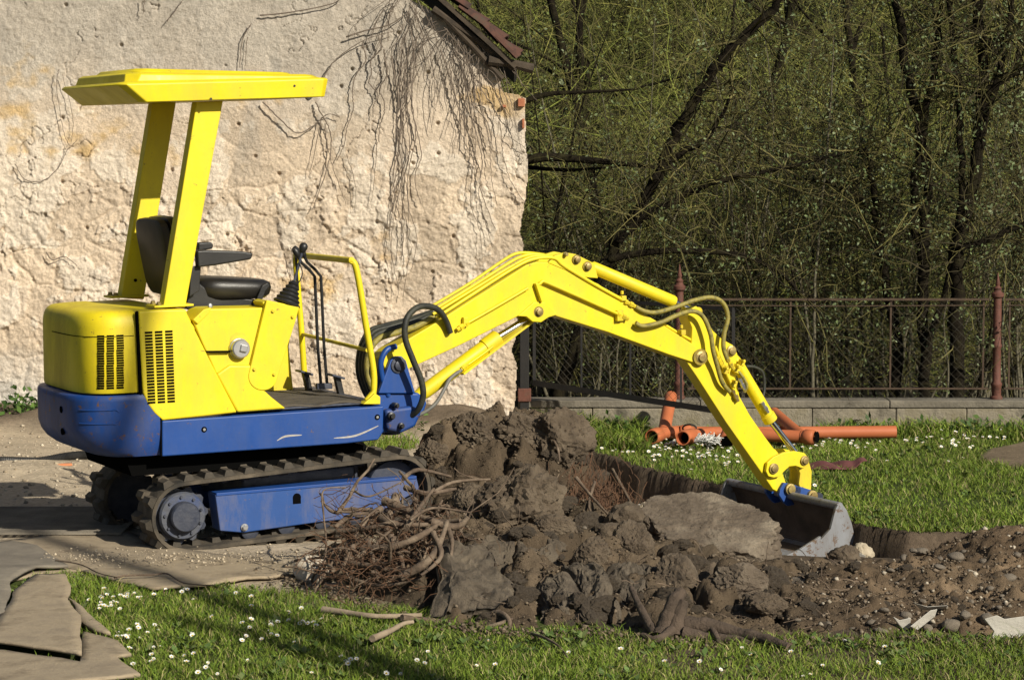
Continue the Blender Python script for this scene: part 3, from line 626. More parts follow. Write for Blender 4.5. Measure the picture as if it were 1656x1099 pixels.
# ---- side panel with vents
VS = -.484
sp_ = MB().prism(PL([(224, 503), (262, 500.5), (301, 500), (306, 514), (322, 546), (338, 578), (362, 625), (384, 667), (330, 673), (263, 680), (250, 668), (239, 653), (231, 634), (227, 570)], VS), VS, VS + .06).build('side_panel', YEL, exc, .010, segs=3)
MB().prism(PL([(221.3, 505), (224, 503), (228.6, 590), (229.5, 638), (226.5, 636)], VS), VS + .004, VS + .03).build('panel_gap', VOID, exc)
slot2 = MB().box((0, 0, 0), (.037, .006, .0095)).mesh('side_vent_slot'); slot2.materials.append(VOID)  # also a black box set on the panel, its colour standing for shade
a0, a1 = Vector((234 + 6, 536)), Vector((239 + 6, 650))
for c_ in range(3):
    for r_ in range(24):
        t = r_ / 23; px = 240 + c_ * 16.4 + t * 5.2 - c_ * .6 * t; py = 537.5 + t * 113 - c_ * .9
        o = link('vent_slot', slot2, None, sp_); o.location = P3(px, py, VS + .0005)
# deck between hood and cab (top of engine cover)
wdk = LM(260, 500, -.46)[1]
MB().prism([(uh, wdk - .14), (uh, wdk - .006), (LM(301, 499, -.46)[0], wdk - .003), (LM(318, 520, -.46)[0], wdk - .10), (LM(318, 520, -.46)[0], wdk - .14)], -.44, .45).build('engine_deck', YEL, exc, .012)
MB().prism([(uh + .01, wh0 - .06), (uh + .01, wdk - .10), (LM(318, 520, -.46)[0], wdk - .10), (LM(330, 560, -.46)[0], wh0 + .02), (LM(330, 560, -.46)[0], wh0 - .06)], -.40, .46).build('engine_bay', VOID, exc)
# ---- control console
VC = -.45
con = MB().prism(PL([(312, 518), (330, 503), (340, 499), (432, 497), (428, 545), (412, 612), (436, 640), (462, 660), (384, 667), (350, 605), (326, 552)], VC), VC, VC + .22).build('control_console', YEL, exc, .008)
MB().prism(PL([(384, 667), (350, 605), (372, 590), (420, 590), (414, 618), (440, 642), (464, 661)], VC - .02), VC - .02, VC + .05).build('console_foot', YEL, exc, .012)
MB().prism(PL([(312, 517), (330, 500), (342, 497), (339, 506), (320, 524)], VC - .012), VC - .012, VC + .05).build('console_bracket', YEL, exc, .004)
MB().lathe([(.050, -.02), (.050, .0015)], P3(387, 553, VC), NY, 28).build('plug_recess', YELD, con)
MB().prism(PL([(333, 567.5), (372, 567), (372, 569.5), (333, 570)], VC - .022), VC - .0225, VC).build('console_joint', VOID, con)
pg = P3(386, 563, VC); plug = MB().lathe([(.052, -.01), (.052, .006), (.050, .012)], pg, NY, 28); plug.lathe([(.020, .0), (.048, .012), (.046, .036), (.040, .042)], pg, NY, 26)
plo = plug.build('filler_plug', ZINC, exc, smooth=35)
MB().box(P3(389, 562, VC) + NY * .047, (.034, .014, .034), Matrix.Rotation(.25, 4, 'Y')).build('plug_nut', ZINC, plo, .003)
bo = P3(340, 497, VC + .06); MB().lathe([(.012, 0), (.012, .012), (.007, .02)], bo, (0, 0, 1), 6).build('bolt', ZINC, exc)
VP = -.475
cxp = []
for k in range(13):
    q = R(-8) - R(176) * k / 12; cxp.append((425.5 + 23.5 * math.cos(q), 608 - 23 * math.sin(q)))
plate = MB().prism(PL([(431, 486), (484, 497), (478, 520)] + cxp + [(406, 590)], VP), VP, VP + .03).build('lever_plate', YEL, exc, .004)
MB().prism(PL([(424, 489), (432, 485), (484, 496), (484, 503), (430, 500)], VP + .02), VP + .02, VP + .16).build('console_top', YEL, exc, .006)
for px, py in [(441, 503), (473, 512), (411, 597), (443, 605)]: bolt(P3(px, py, VP), NY, .0075, .010, YELD, exc)
# bellows and joystick
VJ = -.40
j0, j1, j2 = P3(463, 492, VJ), P3(476, 455, VJ), P3(490, 402, VJ)
ax = (j1 - j0); prof = []
for k in range(6):
    r0 = .066 - .0085 * k; h = ax.length * k / 6
    prof += [(r0, h), (r0 + .004, h + ax.length / 14), (r0 - .007, h + ax.length / 7)]
MB().lathe(prof + [(.012, ax.length * 1.02)], j0, ax, 20).build('lever_boot', BLK, exc, smooth=40)
lev = MB().tube([j1, j2], .0075, 8).build('joystick', GREYB, exc)
MB().lathe([(.008, -.022), (.015, -.014), (.0215, .004), (.021, .016), (.014, .027), (.003, .031)], j2, (j2 - j1), 16).build('knob', BLK, lev, smooth=80)
MB().tube(smoothpath([P3(484, 425, VJ - .01), P3(489, 440, VJ - .012), P3(486, 452, VJ - .01), P3(480, 460, VJ)], 5), .003, 5).build('lever_wire', BLK, exc)
# far-side joystick partly hidden
j3, j4 = P3(482, 470, .36), P3(478, 406, .36)
lv2 = MB().tube([j3, j4], .007, 8).build('joystick', BLK, exc); MB().lathe([(.008, -.02), (.02, 0), (.02, .014), (.004, .028)], j4, j4 - j3, 14).build('knob', BLK, lv2, smooth=80)
MB().prism(PL([(425, 500), (470, 505), (462, 560), (470, 636), (425, 640)], .38), .33, .43).build('far_console', YEL, exc, .008)
# ---- floor, floor mat, pedals, travel levers
wf = LM(520, 652, -.3)[1] - .002
uf0, uf1 = LM(440, 660, V0)[0], LM(618, 655, V0)[0]
MB().box(((uf0 + uf1) / 2, .0, wf + .004), (uf1 - uf0, .86, .012)).build('cab_floor', GREYB, exc, .003)
mx = np.linspace(uf0 - .03, uf1 - .06, 34); my = np.linspace(-.43, .40, 40); MX, MY = np.meshgrid(mx, my)
mz = wf + .014 + .006 * np.sin(MX * 23 + MY * 7) * sstep(-.2, -.43, MY) + .007 * (fbm(MX * 9, MY * 9, 3, 5) - .3)
mo = link('floor_mat', gridmesh('floor_mat', MX, MY, mz), FLOORM, exc); s_ = mo.modifiers.new('thick', 'SOLIDIFY'); s_.thickness = .009
for (px, py, v) in [(494, 606, .22), (545, 612, .02)]:
    b = P3(px, py + 14, v); t = P3(px - 2, py - 4, v)
    pd = MB().box((t.x, v, t.z), (.075, .085, .012), Matrix.Rotation(R(18), 4, 'Y')).build('pedal', GREYB, exc, .004)
    MB().box((b.x + .01, v, (t.z + wf) / 2), (.03, .035, t.z - wf), Matrix.Rotation(R(-12), 4, 'Y')).build('pedal_arm', BLK, pd, .003)
for v, dx in [(-.05, 0), (.05, 10)]:
    pts = [P3(519 + dx, 622, v), P3(514 + dx, 560, v), P3(509 + dx, 447, v), P3(500 + dx, 436, v), P3(487 + dx, 424, v), P3(480 + dx, 410, v)]
    tl = MB().tube(pts, .0085, 8).build('travel_lever', BLK, exc)
    MB().lathe([(.01, -.02), (.015, -.01), (.017, .015), (.010, .028)], pts[-1], pts[-1] - pts[-2], 12).build('grip', BLK, tl, smooth=60)
    MB().box(P3(519 + dx, 624, v), (.05, .025, .03)).build('lever_base', GREYB, exc, .003)
# ---- front guard rail across the cab
vn_, vf_ = -.44, .41
A = [P3(593, 648, vn_), P3(604, 634, vn_), P3(604, 600, vn_), P3(592, 527, vn_), P3(577, 438, vn_), P3(571, 426, vn_)]
Bq = [P3(492, 604, vf_), P3(487, 530, vf_), P3(479, 432, vf_), P3(479, 416, vf_)]
path = A[:5] + [A[5] + Vector((-.004, .012, .012)), A[5] + Vector((-.012, .06, .016))] + [Bq[3] + Vector((0, -.05, .012)), Bq[3] + Vector((0, -.012, .006))] + [Bq[2], Bq[1], Bq[0]]
sm = [path[0]] + smoothpath(path[1:], 5)
rail = MB().tube(sm, .0165, 12).build('guard_rail', YEL, exc, smooth=60)
MB().tube([P3(594, 566, vn_), P3(488, 540, vf_)], .010, 8).build('cross_bar', YEL, rail)
MB().prism(PL([(581, 652), (609, 652), (609, 640), (600, 634), (592, 642)], vn_ + .02), vn_ - .03, vn_ + .03).build('rail_foot', YEL, rail, .004)
# ---- seat
VSE = .02
bk = []
prof = [(236, 350, 254, 344), (236, 352, 262, 352)]
b0, b1 = LM(268, 474, VSE), LM(246, 352, VSE)
axs = Vector((b1[0] - b0[0], 0, b1[1] - b0[1])); nrm = Vector((axs.z, 0, -axs.x)).normalized()
def seatback(mb, off0, off1, wid, inset=0.0):
    rgs = []
    for off, sc in ((off0, .93), (off0 + .008, 1), (off1 - .012, 1), (off1, .9)):
        ring = []
        for k in range(24):
            q = 2 * math.pi * k / 24; c, s_ = math.cos(q), math.sin(q)
            yy = wid * math.copysign(abs(c) ** .38, c) * sc; tt = .5 + .5 * math.copysign(abs(s_) ** .38, s_) * sc
            yy *= 1 - .12 * (1 - tt)
            ring.append(Vector((b0[0], VSE + yy, b0[1])) + axs * tt + nrm * off)
        rgs.append(ring)
    return mb.rings(rgs)
seatback(MB(), -.035, .018, .215).build('backrest_shell', SEATB, exc, smooth=50)
seatback(MB(), .0185, .075, .20).build('backrest_cushion', SEATM, exc, smooth=50)
cz0, cz1 = LM(330, 487, VSE - .2)[1], LM(370, 447, VSE)[1]
uc0, uc1 = LM(300, 470, VSE)[0], LM(436, 470, VSE - .1)[0]
rgs = []
for t, sc in [(0, .86), (.2, .96), (.55, 1.0), (.82, .97), (.96, .86), (1.0, .6)]:
    ring = []
    for k in range(28):
        q = 2 * math.pi * k / 28; c, s_ = math.cos(q), math.sin(q)
        xx = (uc0 + uc1) / 2 + (uc1 - uc0) / 2 * math.copysign(abs(c) ** .55, c) * sc; yy = VSE + .225 * math.copysign(abs(s_) ** .45, s_) * sc
        ring.append(Vector((xx, yy, cz0 + (cz1 - cz0) * t + .012 * math.cos((xx - uc0) / (uc1 - uc0) * math.pi) * t)))
    rgs.append(ring)
MB().rings(rgs).build('seat_cushion', SEATM, exc, smooth=60)
MB().prism(PL([(300, 500), (306, 470), (320, 455), (345, 475), (420, 485), (415, 500)], VSE - .19), VSE - .19, VSE + .19).build('seat_base', BLK, exc, .01)
MB().prism(PL([(410, 496), (421, 494), (430, 470), (437, 462), (433, 457), (424, 462)], VSE - .24), VSE - .24, VSE - .215).build('seat_handle', BLK, exc, .004)
for v, pts in [(-.235, [(316, 405), (330, 404), (390, 406), (407, 409), (404, 419), (345, 429), (318, 432)]), (.235, [(318, 392), (338, 391), (343, 394), (342, 402), (318, 406)])]:
    MB().prism(PL(pts, v), v - .025, v + .025).build('armrest', BLK, exc, .009, segs=3)
MB().prism(PL([(308, 432), (325, 428), (322, 470), (306, 480)], -.22), -.225, -.205).build('armrest_bracket', BLK, exc, .004)
# ---- canopy posts and roof
def cpost(v, pts, lab):
    o = MB().prism(PL(pts, v), v, v + .075).build('canopy_post', YEL, exc, .005)
    return o
VN, VF = -.40, .30
pn = cpost(VN, [(318, 165), (361, 163), (300, 497), (264, 497)], 'near')
pf = cpost(VF, [(247, 167), (285, 165), (233, 484), (196, 482)], 'far')
for v, pr, c_ in [(VN, pn, (285, 495)), (VF, pf, (214, 480))]:
    q = LM(c_[0] - 6, c_[1] - 1, v); MB().box((q[0], v + .04, q[1]), (.20, .13, .011)).build('post_foot', YEL, pr, .003)
    for dx in (-.07,): bolt((q[0] + dx, v - .005, q[1] + .006), (0, 0, 1), .011, .016, PIN, pr); bolt((q[0] + dx, v + .085, q[1] + .006), (0, 0, 1), .011, .016, PIN, pr)
MB().lathe([(.008, 0), (.008, .002)], P3(226, 392, VF), NY, 10).build('bolt_hole', VOID, pf); MB().lathe([(.009, 0), (.009, .002)], P3(219, 453, VF), NY, 10).build('bolt_hole', VOID, pf)
VR = -.50
def rect(u0, u1, v0, v1, w, ch=.03):
    return [Vector(p + (w,)) for p in [(u0 + ch, v0), (u1 - ch, v0), (u1, v0 + ch), (u1, v1 - ch), (u1 - ch, v1), (u0 + ch, v1), (u0, v1 - ch), (u0, v0 + ch)]]
wr_b0, wr_b1 = LM(232, 166, VR)[1], LM(528, 157, VR)[1]; wr_l0 = LM(194, 137, VR)[1]; wr_l1 = LM(533, 128, VR)[1]
ur0, ur1 = LM(232, 166, VR)[0], LM(528, 157, VR)[0]; ul0, ul1 = LM(193, 137, VR)[0], LM(535, 126, VR)[0]
def ringw(u0, u1, wid, wa_, wb_, ch): return [Vector((p.x, p.y, wa_ + (wb_ - wa_) * (p.x - u0) / (u1 - u0))) for p in rect(u0, u1, -wid, wid, 0, ch)]
wt0, wt1 = LM(205, 116, VR + .03)[1], LM(525, 120, VR + .03)[1]
cr = [ringw(ur0, ur1, .470, wr_b0 + .004, wr_b1 + .004, .02), ringw(ur0 - .008, ur1 + .006, .492, wr_b0, wr_b1, .03), ringw(ul0, ul1, .50, wr_l0, wr_l1, .035), ringw(ul0 + .012, ul1 - .012, .488, wr_l0 + .012, wr_l1 + .008, .035),
      ringw(ul0 + .055, ul1 - .022, .455, wr_l0 + .014, wr_l1 + .010, .05), ringw(ul0 + .066, ul1 - .03, .446, wt0 - .010, wt1 - .010, .06), ringw(ul0 + .085, ul1 - .05, .43, wt0, wt1, .06)]
roofc = MB().rings(cr).build('canopy_roof', YEL, exc, .006, smooth=30, segs=3)
ctop = [ringw(ul0 + .13, ul1 - .12, .34, wt0 + .002, wt1 + .002, .05), ringw(ul0 + .15, ul1 - .14, .32, wt0 + .02, wt1 + .014, .05)]
MB().rings(ctop).build('roof_panel', YEL, roofc, .006)
MB().prism(PL([(500, 163), (506, 158), (496, 158)], .3), .30, .33).build('roof_hook', BLK, roofc)
for px, py in [(476, 139), (341, 160)]: MB().lathe([(.006, 0), (.006, .004)], P3(px, py, VR + .004), NY, 8).build('rivet', BLK, roofc)

# ---- tracks
VT0, VT1 = -.50, -.27
vface = VT0
s0 = LM(301, 836, vface); s1 = LM(647, 791, vface); RB = .166
mid_s = ((s0[0] + s1[0]) / 2, (s0[1] + s1[1]) / 2)
dirT = Vector((s1[0] - s0[0], 0, s1[1] - s0[1])); LT = dirT.length; dirT.normalize(); perT = Vector((-dirT.z, 0, dirT.x))
S0 = Vector((s0[0], 0, s0[1])); S1 = Vector((s1[0], 0, s1[1]))
def tpath(s):
    """point and outward direction on the belt's middle line at length s"""
    per = 2 * LT + 2 * math.pi * RB; s = s % per
    if s < LT: return S0 + dirT * s + perT * RB, perT
    s -= LT
    if s < math.pi * RB: q = s / RB; n = perT * math.cos(q) + dirT * math.sin(q); return S1 + n * RB, n
    s -= math.pi * RB
    if s < LT: return S1 - dirT * s - perT * RB, -perT
    s -= LT; q = s / RB; n = -perT * math.cos(q) - dirT * math.sin(q); return S0 + n * RB, n
PER = 2 * LT + 2 * math.pi * RB
def sag(p, n):                                     # upper run hangs a little, lower run rests
    return p
FDRV = mat('dirty_final_drive', (.020, .032, .075), (.07, .075, .09), 7, .6, .3, 50, c3=(.03, .055, .15))
def make_track(v0, v1, near):
    bm = MB(); N = 96; rin = []; rout = []
    prof = [(v0, -.012), (v0 - .0, .006), (v0 + .02, .012), (v1 - .02, .012), (v1, .006), (v1, -.012)]
    rgs = []
    for k in range(N + 1):
        p, n = tpath(PER * k / N); rgs.append([Vector((p.x, y, p.z)) + n * h for y, h in prof])
    bm.rings(rgs, False); belt = bm.build('track_belt', RUB, exc, smooth=50)
    NL = 32
    lug = MB(); wv = (v1 - v0)
    # chevron lug: two offset blocks with sloping flanks
    for (ya, yb, sh) in ((0, .48, 0), (.52, 1, .016)):
        bot = [(-.030 + sh, ya * wv), (.030 + sh, ya * wv), (.030 + sh, yb * wv), (-.030 + sh, yb * wv)]; top = [(-.014 + sh, ya * wv + .014), (.016 + sh, ya * wv + .014), (.016 + sh, yb * wv - .006), (-.014 + sh, yb * wv - .006)]
        lug.add([(x, y, .008) for x, y in bot] + [(x, y, .036) for x, y in top], [(0, 1, 5, 4), (1, 2, 6, 5), (2, 3, 7, 6), (3, 0, 4, 7), (4, 5, 6, 7)])
    lm = lug.mesh('lug'); lm.materials.append(RUB)
    gd = MB(); gd.add([(-.024, wv * .28, -.010), (.024, wv * .28, -.010), (.024, wv * .72, -.010), (-.024, wv * .72, -.010), (-.018, wv * .34, -.034), (.018, wv * .34, -.034), (.018, wv * .66, -.034), (-.018, wv * .66, -.034)], [(0, 1, 5, 4), (1, 2, 6, 5), (2, 3, 7, 6), (3, 0, 4, 7), (4, 5, 6, 7)])
    gm = gd.mesh('guide_tooth'); gm.materials.append(RUB)
    for k in range(NL):
        p, n = tpath(PER * (k + .3) / NL); t = Vector((n.z, 0, -n.x))
        Mx = Matrix(((t.x, 0, n.x, p.x), (0, 1, 0, v0), (t.z, 0, n.z, p.z), (0, 0, 0, 1)))
        o = link('lug', lm, None, belt); o.matrix_local = Mx
        o = link('guide_tooth', gm, None, belt); o.matrix_local = Mx
    yo = v0 + .02 if near else v1 - .02
    ax = NY if near else -NY
    # drive sprocket, idler, rollers, frame
    sp = MB(); teeth = []
    for k in range(44):
        q = 2 * math.pi * k / 44; r_ = .142 if k % 4 in (0, 1) else .125; teeth.append((S0.x + r_ * math.cos(q), S0.z + r_ * math.sin(q)))
    sp.prism(teeth, (v0 + v1) / 2 - .03, (v0 + v1) / 2 + .03); spo = sp.build('sprocket', GREYB, exc)
    cc = Vector((S0.x, v0 + .055 if near else v1 - .055, S0.z))
    MB().lathe([(.118, -.05), (.118, .0), (.110, .012)], cc, ax, 32).build('final_drive', FDRV, spo, smooth=30)
    MB().lathe([(.074, 0), (.074, .038), (.068, .046), (.030, .047)], cc + Vector(ax) * .012, ax, 30).build('drive_cap', GREYB, spo, smooth=30)
    for k in range(9):
        q = R(95 + k * 40); MB().lathe([(.007, 0), (.007, .010)], cc + Vector((.094 * math.cos(q), 0, .094 * math.sin(q))) + Vector(ax) * .012, ax, 6).build('bolt', GREYB, spo)
    MB().lathe([(.135, -.03), (.14, -.02), (.14, .02), (.135, .03)], Vector((S1.x, (v0 + v1) / 2, S1.z)), ax, 28).build('idler', GREYB, exc)
    for t in (.30, .47, .64, .80):
        c = S0 + dirT * (LT * t) - perT * (RB - .05); MB().lathe([(.030, -.07), (.045, -.065), (.045, .065), (.030, .07)], Vector((c.x, (v0 + v1) / 2, c.z)), ax, 18).build('track_roller', GREYB, exc)
    return belt
make_track(VT0, VT1, True); make_track(-VT1, -VT0, False)
fr = PL([(348, 799), (674, 772), (679, 792), (600, 835), (522, 843), (394, 861), (356, 858)], -.475)
for v0_, v1_, nm in ((-.475, -.36, 1), (.36, .475, 0)):
    tf = MB().prism(fr, v0_, v1_).build('track_frame', BLUD, exc, .006)
    if nm:
        MB().prism(PL([(350, 797), (674, 769), (674, 774), (350, 802)], v0_ - .004), v0_ - .004, v1_).build('frame_flange', BLU, tf, .003)
        MB().lathe([(.022, 0), (.022, .0015)], P3(480, 804, v0_), NY, 16).build('access_hole', VOID, tf)  # black disc on the frame, coloured as the shade of a hole
        MB().box(P3(480, 809, v0_) + NY * .0005, (.042, .003, .03)).build('access_hole', VOID, tf)
        bolt(P3(395, 852, v0_ - .002), NY, .014, .02, ZINC, tf, 'roller_bolt')
MB().box((.0, 0, .24), (.62, .62, .16)).build('centre_frame', GREYB, exc, .02)
for v in (-.30, .30): MB().box((.0, v, .20), (.5, .14, .10)).build('frame_leg', GREYB, exc, .02)

# ---- swing post
BOOM_YAW = 0.5
S_l = Vector((.55, 0, 0)); p_piv = P3(644, 590, 0); S_l = Vector((p_piv.x, 0, 0))
BX = Matrix.Translation(S_l) @ Matrix.Rotation(R(BOOM_YAW), 4, 'Z'); BW = MW @ BX
def LB(px, py, y): p = in_frame(BW, px, py, y); return (p.x, p.z)
def B3(px, py, y): return Vector(in_frame(BW, px, py, y))
def BL(pts, y): return [LB(a, b, y) for a, b in pts]
def bb(mb, name, m, parent=exc, bevel=0.0, smooth=35, **k): return mb.build(name, m, parent, bevel, smooth, xf=BX, **k)
cast = MB().prism(BL([(616, 634), (634, 578), (645, 575), (656, 578), (670, 630), (686, 640), (690, 660), (668, 694), (620, 700), (612, 665)], -.10), -.10, .10)
# two cheeks with a gap for the boom
yk = .105
swp = bb(MB().prism(BL([(612, 636), (632, 582), (640, 576), (650, 576), (657, 583), (672, 636)], -yk), -yk, -yk + .03).prism(BL([(612, 636), (632, 582), (640, 576), (650, 576), (657, 583), (672, 636)], -yk), yk - .03, yk), 'swing_post', BLU, exc, .006)
bb(MB().prism(BL([(608, 634), (676, 634), (690, 650), (684, 668), (664, 690), (640, 698), (612, 700)], -.07), -.085, .085), 'swing_casting', BLU, exc, .015)
bb(MB().lathe([(.05, -.10), (.05, .12)], (LB(640, 660, 0)[0] - .03, 0, LB(640, 670, 0)[1]), (0, 0, 1), 18), 'king_pin', GREYB, exc)
pvB = B3(644, 590, -yk)
bb(MB().lathe([(.042, 0), (.042, .008), (.026, .010), (.026, .022), (.015, .026)], pvB, NY, 24), 'pivot_pin', GREYB, exc, 0, 30)
bb(MB().prism(BL([(622, 662), (668, 656), (684, 664), (672, 690), (650, 700), (626, 696)], -.12), -.125, -.05), 'swing_bracket', BLUW, exc, .02)
for px, py, r_ in [(632, 672, .020), (648, 688, .016), (640, 655, .014)]: bb(MB().lathe([(r_, -.03), (r_, .015), (r_ * .6, .018), (r_ * .6, .03)], B3(px, py, -.13), NY, 12), 'swing_bolt', BLK, exc)

# ---- boom
YB = -.072
boom = bb(MB().prism(BL([(616, 580), (630, 566), (704, 522), (770, 480), (836, 438), (852, 428), (868, 423), (890, 424), (919, 437), (968, 459), (1007, 487), (1071, 524), (1136, 566), (1142, 572), (1143, 580), (1136, 588), (1124, 587), (1081, 573), (983, 537), (899, 511), (884, 503), (862, 502), (839, 511), (740, 560), (666, 594), (645, 604), (624, 600)], YB), YB, -YB), 'boom', YEL, exc, .006)
bb(MB().prism(BL([(886, 425), (897, 413), (914, 408), (931, 411), (961, 426), (967, 450), (945, 448), (915, 437)], YB), YB - .004, YB + .022).prism(BL([(886, 425), (897, 413), (914, 408), (931, 411), (961, 426), (967, 450), (945, 448), (915, 437)], YB), -YB - .022, -YB + .004), 'cylinder_bracket', YEL, boom, .004)
bb(MB().prism(BL([(836, 511), (862, 488), (880, 488), (893, 500), (900, 509), (886, 513), (874, 521), (860, 520), (850, 512)], YB), YB - .010, YB + .018).prism(BL([(836, 511), (862, 488), (880, 488), (893, 500), (900, 509), (886, 513), (874, 521), (860, 520), (850, 512)], YB), -YB - .018, -YB + .01), 'lower_bracket', YEL, boom, .005)
bb(MB().prism(BL([(862, 458), (868, 457), (876, 486), (872, 488)], YB), YB - .03, YB), 'stiffener_plate', YEL, boom, .003)
bb(MB().lathe([(.034, 0), (.034, .012), (.022, .016), (.022, .026), (.010, .028)], B3(1133, 577, YB), NY, 24), 'arm_pin', PIN, boom, 0, 30)
for px, py, r_ in [(932.5, 419.5, .016), (950, 430.5, .017), (871, 504, .018), (914, 411, .010)]:
    bb(MB().lathe([(r_ * 1.25, 0), (r_ * 1.25, .006), (r_, .008), (r_, .020), (r_ * .7, .022)], B3(px, py, YB - .008), NY, 12), 'bracket_pin', PIN, boom, 0, 30)
GREASE = mat('greasy_stain', (.16, .11, .02), (.34, .26, .02), 40, .5)
for px, py, r_ in [(1133, 577, .046), (932.5, 419.5, .026), (950, 430.5, .027), (871, 504, .030)]: bb(MB().lathe([(r_, 0), (r_, .0012)], B3(px, py, YB - .0095), NY, 20), 'grease_stain', GREASE, boom, 0, 30)
# steel pipes along the boom
def pipe(pts, y, r, name='hydraulic_pipe', m=YEL, sub=5, parent=boom): return bb(MB().tube(smoothpath([B3(a, b, y if not isinstance(y, (list, tuple)) else y[i]) for i, (a, b) in enumerate(pts)], sub), r, 9), name, m, parent, 0, 60)
pipe([(742, 530), (800, 497), (853, 466)], YB - .016, .009)
pipe([(872, 460), (877, 455), (885, 457), (940, 481), (998, 507)], YB - .020, .010)
pipe([(708, 512), (770, 472), (830, 434), (862, 419), (895, 417), (912, 430), (960, 459), (1007, 485)], YB - .004, .010)
pipe([(700, 508), (765, 468), (828, 430), (860, 415), (892, 414)], YB + .03, .009)
pipe([(703, 500), (765, 462), (812, 432), (838, 417), (862, 411), (885, 413)], .085, .010)
pipe([(700, 494), (760, 458), (805, 427), (832, 411), (855, 409), (880, 412)], .12, .009)
pipe([(1069, 521), (1100, 540), (1136, 559)], YB + .03, .008)
for px, py in [(1006, 482), (1102, 537)]: bb(MB().box(B3(px, py, YB + .01), (.03, .05, .028)).lathe([(.010, 0), (.010, .02)], B3(px, py - 6, YB), (0, 0, 1), 6), 'pipe_clamp', YELD, boom, .003)
# fittings
def fit(p, d, r, m=YELD, parent=boom, name='fitting'):
    d = Vector(d).normalized(); return bb(MB().lathe([(r, 0), (r, .018), (r * .75, .02), (r * .75, .032), (r * 1.12, .034), (r * 1.12, .055), (r * .8, .058), (r * .8, .075)], p, d, 6), name, m, parent, 0, 30)
fit(B3(757, 521, YB - .016), B3(735, 536, YB - .016) - B3(757, 521, YB - .016), .014); bb(MB().box(B3(752, 520, YB - .01), (.03, .03, .05)), 'pipe_clamp', YELD, boom, .004)
fit(B3(998, 507, YB - .02), B3(1030, 523, YB - .02) - B3(998, 507, YB - .02), .015); bb(MB().box(B3(1001, 510, YB - .012), (.04, .035, .06)), 'pipe_clamp', YELD, boom, .004)
fit(B3(1010, 487, YB - .004), B3(1030, 497, YB - .004) - B3(1010, 487, YB - .004), .014)
# ---- arm (dipper)
YA = -.055
arm = bb(MB().prism(BL([(1112, 512), (1117, 500), (1126, 494), (1134, 502), (1153, 534), (1168, 548), (1186, 558), (1193, 572), (1190, 600), (1196, 640), (1213, 671), (1236, 704), (1257, 732), (1263, 757), (1272, 782), (1262, 797), (1250, 791), (1230, 762), (1175, 684), (1126, 608), (1108, 582), (1118, 560), (1119, 530)], YA), YA, -YA), 'arm', YEL, exc, .006)
bb(MB().lathe([(.030, 0), (.030, .010), (.020, .014), (.020, .022), (.010, .024)], B3(1182, 567, YA), NY, 18), 'cylinder_pin', PIN, arm, 0, 30)
# arm cylinder above the boom
c0_, c1_ = B3(955, 431, 0), B3(1090, 488, 0); cd = (c1_ - c0_).normalized()
bb(MB().lathe([(.018, -.03), (.024, -.028), (.024, .0), (.034, .012), (.034, (c1_ - c0_).length - .012), (.031, (c1_ - c0_).length)], c0_, cd, 24), 'arm_cylinder', YEL, exc, 0, 40)
bb(MB().tube([c1_, B3(1121, 503, 0)], .016, 14), 'piston_rod', CHROME, exc, 0, 60)
bb(MB().lathe([(.026, -.05), (.026, .05)], B3(1122, 503, 0), NY, 16), 'rod_eye', YELD, exc, 0, 40)
# boom cylinder under the boom
q0, q1, q2 = B3(682, 636, 0), B3(806, 545, 0), B3(868, 507, 0); cd = (q1 - q0).normalized()
LQ = (q1 - q0).length
bb(MB().lathe([(.030, -.04), (.036, 0), (.040, .02), (.040, LQ - .10), (.046, LQ - .098), (.046, LQ - .008), (.038, LQ)], q0, cd, 24), 'boom_cylinder', YEL, exc, 0, 40)
bb(MB().tube([q1, q2], .0215, 18), 'piston_rod', CHROME, exc, 0, 60)
gd = [B3(749, 606, -.03), B3(862, 521, -.03)]; gdir = (gd[1] - gd[0]).normalized(); gup = Vector((-gdir.z, 0, gdir.x))
mb = MB()
for s_ in (0,): mb.add([gd[0] + Vector((0, y, 0)) + gup * z for y in (-.015, .075) for z in (0, .012)] + [gd[1] + Vector((0, y, 0)) + gup * z for y in (-.015, .075) for z in (0, .012)], [(0, 1, 3, 2), (4, 6, 7, 5), (0, 4, 5, 1), (2, 3, 7, 6), (0, 2, 6, 4), (1, 5, 7, 3)])
bb(mb, 'rod_guard', YEL, exc, .002)
pipe([(746, 597), (780, 573), (797, 560)], -.05, .007, parent=exc); fit(B3(740, 602, -.05), B3(752, 593, -.05) - B3(740, 602, -.05), .012, parent=exc)
# ---- hoses
def hose(pts, ys, r, m, name='hydraulic_hose'): return pipe(pts, ys, r, name, m, 8, exc)
hose([(728, 538), (722, 520), (712, 504), (697, 496), (678, 496), (662, 508), (655, 526), (656, 550), (668, 582), (681, 615), (684, 640), (676, 662), (662, 674)], [YB - .02, YB - .03, YB - .05, -.14, -.17, -.19, -.20, -.20, -.20, -.20, -.19, -.16, -.10], .0165, HOSE)
hose([(746, 598), (728, 612), (718, 630), (706, 650), (690, 664), (670, 674)], [-.05, -.07, -.09, -.10, -.10, -.08], .010, mat('grey_hose', (.10, .10, .09), (.18, .17, .15), 20, .6))
for i, (dx, dy, y) in enumerate([(0, 0, -.03), (-4, -6, .01), (-9, -10, .05), (-14, -12, .09)]):
    hose([(702 + dx * .2, 512 + dy * .6), (672 + dx * .5, 528 + dy), (640 + dx, 538 + dy), (612 + dx, 548 + dy), (597 + dx, 570 + dy * .5), (594 + dx, 600), (604 + dx, 632), (616 + dx, 650)], [y, y, y + .01, y + .02, y + .02, y + .02, y, y * .5], .0165, HOSE if i else HOSEY)
hose([(640, 560), (625, 566), (616, 585), (618, 610), (628, 640)], [-.09, -.10, -.10, -.09, -.08], .016, BLU, 'hose_sleeve')
